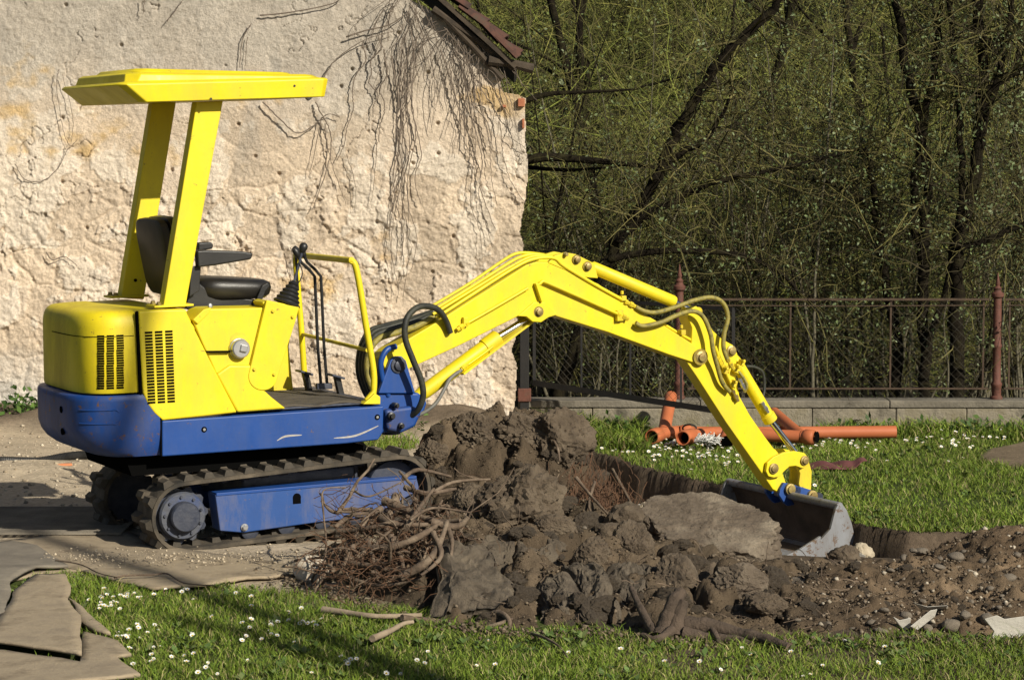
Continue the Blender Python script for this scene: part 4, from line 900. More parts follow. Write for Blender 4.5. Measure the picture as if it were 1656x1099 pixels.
hose([(1028, 522), (1040, 527), (1069, 521), (1096, 509), (1120, 503), (1137, 512), (1149, 540), (1153, 566), (1160, 592), (1168, 618), (1180, 633)], [YB - .03, YB - .035, YB - .04, YB - .04, YB - .04, YB - .04, YB - .045, YB - .045, YB - .03, YB - .02, YB - .01], .013, HOSEY)
hose([(1028, 496), (1042, 503), (1062, 505), (1093, 496), (1125, 485), (1152, 481), (1170, 491), (1177, 513), (1171, 540), (1170, 562), (1176, 580)], [YB - .01, YB - .015, YB - .02, YB - .03, YB - .03, YB - .03, YB - .03, YB - .03, YB - .03, YB - .03, YB - .03], .013, HOSEY)
hose([(1206, 592), (1222, 594), (1234, 604), (1236, 630), (1232, 652), (1240, 670)], [.06, .07, .08, .08, .06, .03], .009, HOSE)
hose([(1194, 600), (1203, 612), (1208, 624), (1204, 634)], [YA - .03, YA - .04, YA - .04, YA - .03], .008, HOSEY)
pipe([(1156, 560), (1168, 590), (1180, 615), (1190, 638)], YA - .018, .010, parent=arm); fit(B3(1160, 575, YA - .018), B3(1172, 600, YA - .018) - B3(1160, 575, YA - .018), .014, parent=arm)
fit(B3(1185, 630, YA - .018), B3(1192, 645, YA - .018) - B3(1185, 630, YA - .018), .013, PIN, arm)
fit(B3(1176, 580, YB - .03), B3(1190, 602, YB - .03) - B3(1176, 580, YB - .03), .014, parent=arm); fit(B3(1196, 612, YA - .03), B3(1206, 632, YA - .03) - B3(1196, 612, YA - .03), .012, ZINC, arm)
for px, py, s_ in [(1172, 598, .045), (1186, 620, .04), (1191, 596, .05), (1199, 586, .035)]: bb(MB().box(B3(px, py, YA - .015), (s_ * .7, .04, s_), Matrix.Rotation(R(25), 4, 'Y')).lathe([(.010, 0), (.010, .035)], B3(px, py - 3, YA - .03), NY, 8), 'pipe_clamp', YELD, arm, .005)
# ---- bucket cylinder and linkage
b0_, b1_ = B3(1186, 578, 0), B3(1247, 681, 0); bd = (b1_ - b0_).normalized(); LQ = (b1_ - b0_).length
off = Vector((0, -.0, 0))
bb(MB().lathe([(.022, -.02), (.030, .01), (.036, .05), (.036, LQ - .05), (.042, LQ - .048), (.042, LQ - .006), (.034, LQ)], b0_, bd, 22), 'bucket_cylinder', YEL, exc, 0, 40)
bb(MB().tube([b1_, B3(1294, 742, 0)], .018, 16), 'piston_rod', CHROME, exc, 0, 60)
fit(B3(1232, 650, -.04), B3(1243, 668, -.04) - B3(1232, 650, -.04), .012, ZINC, exc)
YL_ = -.085
lk = [(1239, 762), (1241, 748), (1252, 738), (1268, 731), (1286, 729), (1301, 732), (1309, 741), (1307, 752), (1298, 757), (1287, 753), (1277, 754), (1268, 762), (1262, 770), (1252, 772), (1243, 770)]
tl = bb(MB().prism(BL(lk, YL_), YL_, YL_ + .022).prism(BL(lk, YL_), -YL_ - .022, -YL_), 'tipping_link', YEL, exc, .004)
lk2 = [(1287, 748), (1296, 740), (1308, 744), (1313, 762), (1312, 790), (1307, 802), (1297, 795), (1292, 782), (1294, 765)]
bl_ = bb(MB().prism(BL(lk2, YL_ + .03), YL_ + .03, YL_ + .052).prism(BL(lk2, YL_ + .03), -YL_ - .052, -YL_ - .03), 'bucket_link', YELD, exc, .004)
for px, py, r_, par in [(1250.6, 757, .030, tl), (1300.5, 744, .027, tl)]:
    bb(MB().lathe([(r_, 0), (r_, .010), (r_ * .66, .012), (r_ * .66, .020), (r_ * .3, .022)], B3(px, py, YL_), NY, 18), 'link_pin', PIN, par, 0, 30)
# ---- bucket
WBK = 1.15; yn, yf = -WBK / 2, WBK / 2
sec = [(1358, 818), (1366, 826), (1373, 845), (1378, 866), (1378, 884), (1368, 896), (1340, 902), (1300, 906), (1250, 912), (1196, 920)]
Q = [Vector((a, 0, b)) for a, b in BL(sec, yn)]; Q = smoothpath(Q, 3)
th = .012
def offs(Q, d):
    o = []
    for i, p in enumerate(Q):
        t = (Q[min(i + 1, len(Q) - 1)] - Q[max(i - 1, 0)]).normalized(); n = Vector((-t.z, 0, t.x)); o.append(p - n * d)
    return o
In = offs(Q, th); cen = sum(Q, Vector()) / len(Q)
if (In[len(In) // 2] - cen).length > (Q[len(Q) // 2] - cen).length: In = offs(Q, -th)
bk = bb(MB().prism([(p.x, p.z) for p in Q] + [(p.x, p.z) for p in In[::-1]], yn + .002, yf - .002), 'bucket', STEEL, exc, 0, 60)
In2 = [p + (cen - p).normalized() * .016 for p in Q][1:-2]
mb = MB(); n = len(In2)
for i in range(n - 1):
    a, b = In2[i], In2[i + 1]; mb.add([(a.x, yn + .014, a.z), (b.x, yn + .014, b.z), (b.x, yf - .014, b.z), (a.x, yf - .014, a.z)], [(0, 1, 2, 3)])
bb(mb, 'bucket_lining', BKTIN, bk, 0, 60)
side = [(1350, 822), (1354, 815), (1362, 816), (1368, 824), (1376, 845), (1381, 868), (1394, 897), (1372, 897), (1340, 904), (1290, 908), (1230, 918), (1224, 915), (1262, 900), (1290, 889), (1326, 866), (1326, 872), (1342, 854)]
SP = BL(side, yn)
bb(MB().prism(SP, yn - .010, yn + .010), 'side_plate', STEEL, bk, .003); bb(MB().prism(SP, yf - .010, yf + .010), 'side_plate', STEEL, bk, .003)
bb(MB().prism([(Q[-1].x - .05, Q[-1].z - .012), (Q[-1].x + .12, Q[-1].z - .014), (Q[-1].x + .12, Q[-1].z + .008), (Q[-1].x - .05, Q[-1].z - .008)], yn, yf), 'cutting_edge', STEEL, bk)
bb(MB().tube([(Q[0].x, yn, Q[0].z), (Q[0].x, yf, Q[0].z)], .022, 12), 'back_rim', STEEL, bk)
ye = -.080
ear = [(1262, 790), (1268, 780), (1280, 782), (1316, 793), (1322, 802), (1316, 812), (1300, 812), (1275, 818), (1268, 812), (1260, 800)]
er = bb(MB().prism(BL(ear, ye), ye, ye + .025).prism(BL(ear, ye), -ye - .025, -ye), 'bucket_ear', BLU, bk, .004)
eq = BL([(1270, 812), (1330, 812), (1335, 850), (1290, 840)], ye)
for px, py in [(1276, 790), (1312, 801)]:
    bb(MB().lathe([(.032, -.02), (.032, .02), (.022, .022), (.022, .032), (.010, .033)], B3(px, py, ye), NY, 18), 'ear_pin', PIN, bk, 0, 30)
    bb(MB().lathe([(.028, -.08), (.028, .08)], B3(px, py, 0), NY, 14), 'cross_pin', GREYB, bk, 0, 40)
bb(MB().prism(BL([(1268, 806), (1318, 806), (1345, 826), (1300, 835)], 0), -.085, .085), 'ear_base', BLU, bk, .006)
# ================================================================== MATS, HOSE AND SCRAPS ON THE LEFT
BELT = mat('worn_rubber_belting', (0.17, 0.13, 0.085), (0.33, 0.265, 0.18), 6, 0.9, 0.5, 45, c3=(0.25, 0.20, 0.14))
BELTG = mat('grey_rubber_belting', (0.12, 0.105, 0.085), (0.24, 0.21, 0.165), 5, 0.85, 0.4, 55)
def sheet(name, poly, z0, m, lab, cat='mat', group=None, th=.012, curl=None, seed=0, step=.035):
    xs = [p[0] for p in poly]; ys = [p[1] for p in poly]
    bm = bmesh.new(); vs = []
    n = len(poly)
    for i in range(n):                                  # resample the outline so it can bend
        a = Vector(poly[i]); b = Vector(poly[(i + 1) % n]); k = max(1, int((b - a).length / (step * 1.5)))
        for j in range(k):
            q = a.lerp(b, j / k); w1 = .028 * (float(fbm(np.array([q.x * 4.0 + seed]), np.array([q.y * 4.0]), 3, 61)[0]) - .5); w2 = .028 * (float(fbm(np.array([q.x * 4.0]), np.array([q.y * 4.0 + seed]), 3, 62)[0]) - .5); vs.append(bm.verts.new((q.x + w1, q.y + w2, 0)))
    f = bm.faces.new(vs); bmesh.ops.triangulate(bm, faces=[f])
    for _ in range(3): bmesh.ops.subdivide_edges(bm, edges=[e for e in bm.edges if e.calc_length() > step * 1.6], cuts=1, use_grid_fill=False); bmesh.ops.triangulate(bm, faces=bm.faces[:])
    X = np.array([v.co.x for v in bm.verts]); Y = np.array([v.co.y for v in bm.verts])
    Z = z0 + .018 * (fbm(X * 2.2, Y * 2.2, 3, 100 + seed) - .4) + .004 * (fbm(X * 12, Y * 12, 2, 130 + seed) - .5)
    if curl is not None: Z = Z + curl(X, Y)
    Z = np.maximum(Z, gz(X, Y) + .008)
    for v, z in zip(bm.verts, Z): v.co.z = z
    me = bpy.data.meshes.new(name); bm.to_mesh(me); bm.free(); me.shade_smooth()
    cx, cy = float(np.mean(X)), float(np.mean(Y)); me.transform(Matrix.Translation((-cx, -cy, 0)))
    o = link(name, me, m); o.location = (cx, cy, 0); s_ = o.modifiers.new('thick', 'SOLIDIFY'); s_.thickness = th; s_.offset = 1
    tagp(o, lab, cat, group); return o
sheet('rubber_mat', MATPOLY['long'], .018, BELT, 'long tan rubber mat lying under the end of the near track', seed=1)
dC, _ = None, None
sheet('rubber_mat', MATPOLY['curl'], .034, BELTG, 'grey curled rubber sheet lapped over the long tan mat', seed=2, curl=lambda X, Y: .03 * sstep(-1.95, -2.25, X) * sstep(11.6, 10.9, Y))
sheet('rubber_mat', MATPOLY['low'], .020, BELT, 'lowest brown mat, ribbed, with its ragged corner on the grass', seed=3, curl=lambda X, Y: .015 * sstep(9.55, 9.25, Y))
sheet('rubber_mat', MATPOLY['mid'], .034, BELT, 'narrow pointed strip of mat sticking out over the daisies', seed=4)
sheet('rubber_mat', MATPOLY['top'], .050, BELT, 'square-cut tan mat lying on top of the other mats', seed=5)
# perforated mat: bars both ways
pm = MB(); X0, X1, Y0, Y1 = -3.4, -1.95, 12.3, 13.25
k = 0; xx = X0
while xx < X1: pm.box((xx, (Y0 + Y1) / 2, .022), (.012, Y1 - Y0, .010)); xx += .042
yy = Y0
while yy < Y1: pm.box(((X0 + X1) / 2, yy, .026), (X1 - X0, .012, .010)); yy += .042
o = pm.build('perforated_mat', BELTG, None); tagp(o, 'perforated grid mat of black rubber lying behind the tan mats', 'mat')
# corrugated drain hose
cp = smoothpath([atZ(-80, 748, .03), atZ(0, 745, .03), atZ(60, 746, .03), atZ(110, 738, .05), atZ(150, 736, .05), atZ(220, 742, .04)], 40)
rr = [.030 if k % 2 else .0265 for k in range(len(cp))]
o = MB().tube(cp, rr, 12).build('corrugated_hose', mat('black_corrugated_plastic', (.012, .012, .012), (.03, .028, .025), 9, .5), None, smooth=None)
tagp(o, 'black corrugated hose on the gravel behind the counterweight', 'hose')
ORSC = mat('orange_scrap', (.55, .16, .06), (.62, .26, .12), 12, .8, .3, 50)
for (px, py, w_, lb) in [(95, 751, .16, 'flat orange shard on the gravel beside the corrugated hose'), (28, 749, .09, 'small orange shard under the end of the corrugated hose')]:
    p = atZ(px, py, .03); b = MB().box((0, 0, 0), (w_, .05, .012), Matrix.Rotation(.2, 4, 'Z')).build('plastic_shard', ORSC, None, .004); b.location = p; tagp(b, lb, 'shard')

# ================================================================== STONES, CLODS, SLABS
def chunk(name, rad, seed, planes=11, rough=.05, sub=4, soft=.0, fine=.015, given=None):
    rnd = random.Random(seed); bm = bmesh.new(); bmesh.ops.create_icosphere(bm, subdivisions=sub, radius=1)
    pl = []
    for _ in range(planes):
        d = Vector((rnd.gauss(0, 1), rnd.gauss(0, 1), rnd.gauss(0, 1))).normalized(); pl.append((d, rnd.uniform(.66, .95)))
    if given: pl = [(Vector(g_[:3]).normalized(), g_[3]) for g_ in given]
    for v in bm.verts:
        d = v.co.normalized(); r = 1.0
        for n_, h in pl:
            c = d.dot(n_)
            if c > 1e-4: r = min(r, h / c)
        r = r * (1 - soft) + soft * .9
        n1 = mnoise.fractal(d * 1.7 + Vector((seed * 3.1, 0, 0)), 1.0, 2.0, 3); n2 = mnoise.fractal(d * 6 + Vector((0, seed * 2.3, 0)), .8, 2.0, 4)
        n3 = mnoise.fractal(d * 15 + Vector((seed, 1.0, 0)), .7, 2.0, 3)
        r *= 1 + rough * n1 * 1.6 + fine * n2 * 2.2 + fine * n3 * .8
        v.co = Vector((d.x * rad[0], d.y * rad[1], d.z * rad[2])) * r
    me = bpy.data.meshes.new(name); bm.to_mesh(me); bm.free(); me.shade_smooth(); me.set_sharp_from_angle(angle=R(32)); return me
SOIL = mat('earth_clod', (.055, .039, .025), (.115, .086, .057), 7, .98, 1.0, 60, c3=(.165, .13, .09), bdist=.02)
SOILD = mat('dark_turf_sod', (.058, .045, .032), (.115, .091, .064), 14, 1.0, 1.0, 110, c3=(.16, .13, .092), bdist=.012)
CONCR = mat('broken_concrete', (.075, .055, .037), (.135, .105, .075), 6, .95, 1.0, 45, c3=(.27, .225, .165), bdist=.02)
STN = mat('field_stone', (.11, .09, .068), (.22, .185, .14), 9, .85, .5, 60)
STNP = mat('pale_stone', (.36, .31, .24), (.55, .49, .40), 12, .9, .4, 70)
RUBB = mat('pale_rubble', (.34, .28, .19), (.50, .43, .32), 16, .95, .9, 90)
def place(name, me, m, loc, rot, lab, cat, group=None):
    o = link(name, me, m); o.location = loc; o.rotation_euler = rot; tagp(o, lab, cat, group); return o
def soilz(x, y):
    i = int(round((x - hx[0]) / .0125)); j = int(round((y - hy[0]) / .0135))
    return float(HZ[j, i]) if 0 <= i < len(hx) and 0 <= j < len(hy) else float(gbase(np.array([x]), np.array([y]))[0])
def onY(px, py, Y): return atY(px, py, Y)
place('concrete_slab', chunk('concrete_slab', (.38, .36, .22), 8, 8, .035, 6, 0, .03, [(.06, -.30, .95, .46), (0, 0, -1, .6), (-.8, -.6, .05, .78), (.35, -.9, .1, .80), (.95, -.15, .25, .88), (.1, 1, .1, .8), (-.9, .35, .1, .86), (.6, -.5, .6, .78)]), CONCR, onY(1142, 872, 12.1), (R(10), R(7), R(-8)), 'big broken concrete slab lying tilted in front of the bucket mouth', 'slab')
place('pale_rubble_lump', chunk('pale_rubble_lump', (.24, .14, .075), 15, 10, .10, 5, .3, .06), RUBB, onY(1115, 822, 12.62), (R(8), 0, R(8)), 'pale crumbly rubble lump behind the broken concrete slab', 'rubble')
place('earth_clod', chunk('earth_clod', (.21, .18, .19), 21, 9, .10, 5, .05, .06), SOIL, onY(838, 818, 11.85), (R(10), R(-8), R(20)), 'big rounded clod of earth with roots under it, middle of the heap', 'clod')
place('earth_clod', chunk('earth_clod_b', (.20, .17, .17), 24, 9, .10, 5, .15, .05), SOIL, onY(908, 712, 13.30), (0, R(10), R(40)), 'smooth round grey clod at the top of the earth heap', 'clod')
place('earth_clod', chunk('earth_clod_c', (.17, .15, .12), 27, 9, .12, 5, 0, .07), SOIL, onY(845, 700, 13.35), (0, 0, 1), 'brown clod on the crest of the heap beside the smooth round one', 'clod')
place('earth_clod', chunk('earth_clod_d', (.16, .14, .12), 29, 9, .12, 5, 0, .07), SOIL, onY(770, 705, 13.35), (0, 0, 2), 'crumbly clod on the left shoulder of the earth heap', 'clod')
place('earth_clod', chunk('earth_clod_e', (.11, .10, .14), 31, 8, .12, 4, .2, .03), SOIL, onY(1030, 905, 11.4), (.2, .2, 2), 'upright clod leaning at the left end of the concrete slab', 'clod')
place('earth_clod', chunk('earth_clod_f', (.09, .09, .07), 33, 8, .12, 4, .2, .03), SOIL, onY(985, 868, 11.6), (.2, 0, .4), 'small clod between the big clod and the slab', 'clod')
place('earth_clod', chunk('earth_clod_g', (.12, .10, .10), 35, 8, .12, 4, .2, .03), SOIL, onY(1010, 845, 11.95), (.2, 0, 1.4), 'dark clod tucked behind the left end of the slab', 'clod')
place('earth_clod', chunk('earth_clod_h', (.17, .13, .11), 37, 8, .12, 4, .15, .05), SOIL, onY(1135, 950, 11.0), (.2, 0, .2), 'dark clod below the broken concrete slab', 'clod')
place('flat_rock', chunk('flat_rock', (.125, .10, .075), 41, 8, .08, 4, .05, .02), STN, onY(1308, 962, 10.7), (R(25), 0, .2), 'flat-faced grey rock half sunk in the front of the heap', 'rock')
place('earth_clod', chunk('earth_clod_i', (.15, .12, .09), 43, 8, .12, 4, .15, .05), SOIL, onY(1400, 965, 10.9), (.2, 0, .5), 'earth clod with dry grass sitting right of the flat-faced rock', 'clod')
place('earth_clod', chunk('earth_clod_j', (.085, .08, .065), 45, 8, .12, 4, .2, .04), SOIL, onY(1365, 900, 12.0), (.2, 0, .5), 'clod resting against the corner of the bucket', 'clod')
place('clay_lump', chunk('clay_lump', (.06, .05, .05), 46, 8, .12, 4, .2, .04), RUBB, onY(1395, 893, 12.2), (.2, 0, .5), 'pale clay lump stuck beside the bucket corner', 'lump')
place('boulder', chunk('boulder', (.105, .09, .075), 47, 9, .08, 4, .35, .02), STNP, onY(507, 924, 11.1), (0, 0, 1), 'rounded pale stone at the left foot of the root tangle', 'stone')
place('boulder', chunk('boulder_b', (.07, .06, .045), 49, 9, .08, 4, .35, .02), STNP, onY(656, 956, 10.75), (0, 0, 1), 'pale stone at the grass edge below the root tangle', 'stone')
# many more clods, each lying on the soil
def march(px, py):
    for k in range(220):
        p = atY(px, py, 9.4 + k * .025)
        if p.z < soilz(p.x, p.y): return p
    return None
random.seed(44); cdm = [chunk('earth_clod_v', (1, .85, .75), 400 + k, 9, .09, 4, .0, .06) for k in range(7)]
for me in cdm: me.materials.append(SOIL)
for i in range(150):
    if i < 70: px, py = random.uniform(740, 1330), random.uniform(860, 1028)
    elif i < 105: px, py = random.uniform(690, 990), random.uniform(660, 860)
    else: px, py = random.uniform(1200, 1656), random.uniform(900, 1030)
    p = march(px, py)
    if p is None: continue
    s_ = .020 + .058 * random.random() ** 2.4
    if px > 1330: s_ *= .6
    o = link('earth_clod', cdm[i % 7], None); o.location = p + Vector((0, 0, s_ * .15)); o.scale = (s_ * random.uniform(.9, 1.5), s_, s_ * random.uniform(.7, 1.1)); o.rotation_euler = (random.uniform(-.6, .6), random.uniform(-.6, .6), random.uniform(0, 6))
    tagp(o, 'small clod of brown earth loose on the dug heap', 'clod', 'loose clods on the heap')
for px, py, rx, ry, rz_, sd, lab in [(1022, 890, .13, .10, .12, 61, 'angular upright block of earth at the left end of the concrete slab'), (960, 905, .10, .09, .09, 62, 'angular lump of packed earth above the draped sod'), (1090, 940, .15, .10, .10, 63, 'broad angular block of dark earth under the concrete slab'), (1200, 945, .12, .09, .08, 64, 'grey angular rubble block below the bucket lip'), (760, 815, .10, .09, .09, 65, 'angular earth block between the roots and the big clod'), (900, 860, .10, .08, .07, 66, 'low angular block beside the big clod'), (1240, 985, .09, .08, .06, 67, 'small angular rubble block right of the stump'), (700, 735, .11, .09, .08, 68, 'earth block on the shoulder of the heap next to the track')]:
    p = march(px, py)
    if p is not None: place('earth_block', chunk('earth_block', (rx, ry, rz_), sd, 8, .05, 5, 0, .04), SOIL if sd != 64 else CONCR, p + Vector((0, .02, .01)), (random.uniform(-.3, .3), random.uniform(-.3, .3), random.uniform(0, 6)), lab, 'block')
# turf sods: draped slabs lying on the front of the heap
def sod(pxs, Yt, Yb, th, lab, seed):
    """px corners (top-left, top-right, bottom-right, bottom-left); the top edge lies at depth Yt, the bottom at Yb"""
    Yt -= .12; Yb -= .14; a, b, c, d = pxs; A_, B_, C_, D_ = atY(*a, Yt), atY(*b, Yt), atY(*c, Yb), atY(*d, Yb)
    n = 52; V = []; 
    u, v = np.meshgrid(np.linspace(0, 1, n), np.linspace(0, 1, n))
    P = [np.outer((1 - v).ravel() * (1 - u).ravel(), A_) + np.outer((1 - v).ravel() * u.ravel(), B_) + np.outer(v.ravel() * u.ravel(), C_) + np.outer(v.ravel() * (1 - u).ravel(), D_)][0]
    nrm = (B_ - A_).cross(D_ - A_).normalized(); nrm = -nrm if nrm.y > 0 else nrm
    uu, vv = u.ravel(), v.ravel(); edge = np.minimum(np.minimum(uu, 1 - uu), np.minimum(vv, 1 - vv))
    bulge = th * (1 - (1 - np.clip(edge / .16, 0, 1)) ** 2) + .07 * (fbm(uu * 2.5 + seed, vv * 2.5, 3, seed) - .5) + .035 * (fbm(uu * 8, vv * 8, 4, seed + 3, .65) - .5) + .022 * (fbm(uu * 24, vv * 24, 3, seed + 4, .7) - .5)
    wob = .10 * (fbm(uu * 3.1 + 7, vv * 3.1 + seed, 3, seed + 7) - .5)[:, None] * np.array(((B_ - A_).normalized())[:]) + .10 * (fbm(uu * 3.3, vv * 3.3 + seed, 3, seed + 8) - .5)[:, None] * np.array(((D_ - A_).normalized())[:])
    F = P + bulge[:, None] * np.array(nrm[:]) + wob; Bk = P - .03 * np.array(nrm[:]) + wob
    i = np.arange(n * n).reshape(n, n); q = np.stack([i[:-1, :-1], i[:-1, 1:], i[1:, 1:], i[1:, :-1]], -1).reshape(-1, 4)
    rim = np.concatenate([i[0, :], i[1:, -1], i[-1, -2::-1], i[-2:0:-1, 0]]); r2 = np.roll(rim, -1)
    V = np.concatenate([F, Bk]); ctr = V.mean(0); V = V - ctr
    me = arrmesh('turf_sod', V, [q, q[:, ::-1] + n * n, np.stack([rim, r2, r2 + n * n, rim + n * n], -1)], None, True)
    o = link('turf_sod', me, SOILD); o.location = ctr; tagp(o, lab, 'turf sod', 'upturned turf sods on the heap')
sod([(725, 868), (800, 905), (838, 985), (690, 995)], 10.95, 10.25, .045, 'wide upturned turf sod leaning on the front of the heap beside the roots', 3)
sod([(748, 868), (836, 886), (828, 936), (762, 918)], 11.4, 11.1, .06, 'thick folded sod hanging under the big rounded clod, left half', 9)
sod([(834, 886), (925, 888), (890, 935), (828, 938)], 11.35, 11.1, .06, 'thick folded sod hanging under the big rounded clod, right half', 14)
sod([(905, 912), (972, 918), (992, 1000), (945, 1016)], 10.8, 10.2, .05, 'draped turf sod with a torn lower corner, right of the folded ones', 19)
sod([(985, 920), (1062, 925), (1050, 1010), (1000, 1015)], 10.9, 10.3, .05, 'dark steep sod beside the stump below the upright clod', 23)
sod([(860, 965), (915, 930), (950, 1005), (880, 1015)], 10.6, 10.2, .04, 'low sod lying flat between the two draped sods', 29)
# scattered stones, larger than a hand
stm = [chunk('stone', (1, .8, .6), 200 + k, 9, .06, 3, .55, .012) for k in range(6)]
cob = [(1490, 898, 16, .6), (1546, 908, 19, .6), (1462, 905, 9, .8), (1590, 912, 10, .8), (1520, 922, 13, .5), (1440, 925, 8, .7), (1477, 893, 8, .7), (1632, 940, 14, .7), (1600, 955, 9, .7), (1430, 990, 9, .7), (1540, 1020, 19, .9), (1500, 1020, 11, .9), (1560, 1000, 12, .9), (1596, 1008, 16, .9), (1465, 1000, 11, .9), (1410, 1010, 9, .7), (1425, 1025, 12, .6), (1380, 1020, 8, .7), (1508, 945, 6, .9), (1530, 960, 6, .9), (1570, 975, 6, .9), (1615, 985, 7, .8), (1480, 960, 6, .9), (1450, 945, 5, .9), (1400, 1000, 7, .8), (1645, 900, 8, .8), (1560, 895, 7, .8), (1520, 905, 6, .8), (960, 840, 6, .9), (945, 855, 5, .9), (975, 800, 6, .9), (1290, 1005, 6, .8), (1340, 1010, 6, .8), (1250, 1000, 6, .8), (1180, 1015, 5, .8), (1648, 1010, 9, .8), (1620, 965, 5, .8), (1515, 985, 5, .8), (1492, 975, 7, .8), (1576, 935, 6, .8)]
for i, (px, py, r_, fl) in enumerate(cob):
    Y = 10.0
    # march the ray to the soil
    best = None
    for k in range(140):
        Yk = 9.4 + k * .03; p = atY(px, py, Yk)
        if p.z < soilz(p.x, p.y): best = p; break
    if best is None: best = atZ(px, py, .05)
    o = link('stone', stm[i % 6], None); o.location = best + Vector((0, 0, r_ * .0012)); s_ = r_ * best.y / FPX * 1.05
    o.scale = (s_, s_, s_ * fl * 1.2); o.rotation_euler = (random.uniform(-.2, .2), random.uniform(-.2, .2), random.uniform(0, 6))
    big = {0: 'flat oval cobble on the soil beyond the bucket corner', 1: 'largest dark oval cobble on the soil past the bucket', 10: 'dark angular stone between the plaster shards'}
    if i in big: tagp(o, big[i], 'stone')
    else: tagp(o, 'small stone lying loose in the dug soil', 'stone', 'loose stones in the dug soil')
for me in stm: me.materials.append(STN)
# crumbs of soil, pebbles and grit: too many to count
def scatter_crumbs(name, n, region, smin, smax, cols, lab, zf, seed):
    g = np.random.default_rng(seed); V = []; F = []; C = []
    base = np.array([(1, 0, 0), (-1, 0, 0), (0, 1, 0), (0, -1, 0), (0, 0, 1), (0, 0, -1)], float)
    tri = np.array([(0, 2, 4), (2, 1, 4), (1, 3, 4), (3, 0, 4), (2, 0, 5), (1, 2, 5), (3, 1, 5), (0, 3, 5)])
    x, y = region(g, n); z = zf(x, y); s_ = smin * (smax / smin) ** (g.random(n) ** 2.2)
    ang = g.random((n, 3)) * 6.28
    jit = g.uniform(.6, 1.25, (n, 6, 1)) * base[None]
    ca, sa = np.cos(ang), np.sin(ang)
    v = jit.copy(); v[..., 0], v[..., 1] = jit[..., 0] * ca[:, :1] - jit[..., 1] * sa[:, :1], jit[..., 0] * sa[:, :1] + jit[..., 1] * ca[:, :1]
    w = v.copy(); w[..., 1], w[..., 2] = v[..., 1] * ca[:, 1:2] - v[..., 2] * sa[:, 1:2], v[..., 1] * sa[:, 1:2] + v[..., 2] * ca[:, 1:2]
    V = w * s_[:, None, None]; V[..., 2] *= .75; V += np.stack([x, y, z + s_ * .25], -1)[:, None, :]
    F = tri[None] + (np.arange(n) * 6)[:, None, None]
    cc = np.array(cols)[g.integers(0, len(cols), n)] * g.uniform(.7, 1.25, (n, 1)); C = np.repeat(cc, 6, 0)
    o = link(name, arrmesh(name, V.reshape(-1, 3), F.reshape(-1, 3), C, True), MATS['crumb']); tagp(o, lab, kind='stuff'); return o
attrmat('crumb', .95, .4, 120, .25, 70, .005)
def reg_heap(g, n):
    xs, ys = [], []
    while sum(map(len, xs)) < n:
        x = g.uniform(-1.3, 3.2, n); y = g.uniform(9.6, 14.6, n); k = inpoly(x, y, HEAP); xs.append(x[k]); ys.append(y[k])
    return np.concatenate(xs)[:n], np.concatenate(ys)[:n]
def reg_right(g, n): x = g.uniform(1.2, 3.0, n); y = 9.85 + 2.0 * g.random(n) ** 1.4; return x, y
def reg_grav(g, n): x = g.uniform(-3.9, -1.2, n); y = g.uniform(12.4, 17.3, n); return x, y
def reg_edge(g, n): x = g.uniform(-2.2, -.6, n); y = 11.2 + .35 * (x + 2.2) * -.2 + g.normal(0, .12, n) + .35; return x, y
scatter_crumbs('soil_crumbs', 34000, reg_heap, .0025, .013, [(.12, .09, .06), (.085, .062, .041), (.16, .125, .088)], 'loose crumbs of earth over the heap', hz, 1)
def reg_front(g, n):
    e = np.array(HEAP[:16]); t = g.random(n) * 14.99; i = t.astype(int); f = (t - i)[:, None]; p = e[i] * (1 - f) + e[i + 1] * f; return p[:, 0] + g.normal(0, .05, n), p[:, 1] - np.abs(g.normal(0, .09, n)) + .04
scatter_crumbs('spilled_crumbs', 2600, reg_front, .003, .016, [(.12, .09, .06), (.085, .062, .041), (.16, .125, .088)], 'crumbs of earth spilled onto the grass along the heap', lambda x, y: gz(x, y) + .012, 6)
scatter_crumbs('pebbles', 1300, reg_right, .004, .020, [(.28, .24, .18), (.22, .18, .135), (.42, .37, .29), (.18, .14, .10)], 'pale pebbles mixed into the dug soil', hz, 2)
scatter_crumbs('gravel', 2600, reg_grav, .004, .020, [(.42, .36, .27), (.34, .28, .20), (.50, .44, .34)], 'loose pale gravel of the yard', gz, 3)
scatter_crumbs('grit_on_mat', 700, reg_edge, .003, .012, [(.45, .38, .28), (.35, .29, .21)], 'grit and small stones strewn along the tan mat', lambda x, y: np.full(x.shape, .036), 4)
# plaster and plastic shards at the right
PLAS = mat('white_plaster', (.50, .47, .41), (.66, .63, .57), 8, .8, .3, 40)
def shard(pts, Y, th, lab, name='plaster_shard', m=PLAS, dy=.05):
    n = len(pts); top = [atY(a, b, Y + dy * i / n) for i, (a, b) in enumerate(pts)]; c = sum(top, Vector()) / n
    mb = MB(); mb.add([p - c for p in top] + [p - c + Vector((0, th, -th * .3)) for p in top], [list(range(n)), list(range(2 * n - 1, n - 1, -1))] + [[i, i + n, (i + 1) % n + n, (i + 1) % n] for i in range(n)])
    o = mb.build(name, m, None, .002); o.location = c; tagp(o, lab, 'shard')
shard([(1592, 1000), (1612, 994), (1625, 1000), (1668, 994), (1700, 1010), (1690, 1040), (1640, 1030), (1602, 1036), (1608, 1020)], 9.66, .015, 'largest jagged sheet of white plaster at the foot of the soil')
shard([(1444, 996), (1455, 1002), (1473, 998), (1472, 1014), (1462, 1020)], 9.85, .02, 'small triangular white plaster shard next to the longer one')
shard([(1472, 1012), (1505, 986), (1516, 984), (1512, 996), (1484, 1018)], 9.80, .03, 'long tilted plaster shard among the stones')
shard([(1478, 974), (1500, 980), (1532, 978), (1534, 983), (1500, 985), (1490, 985)], 10.0, .01, 'thin pale plastic strip stuck in the pebbly soil')
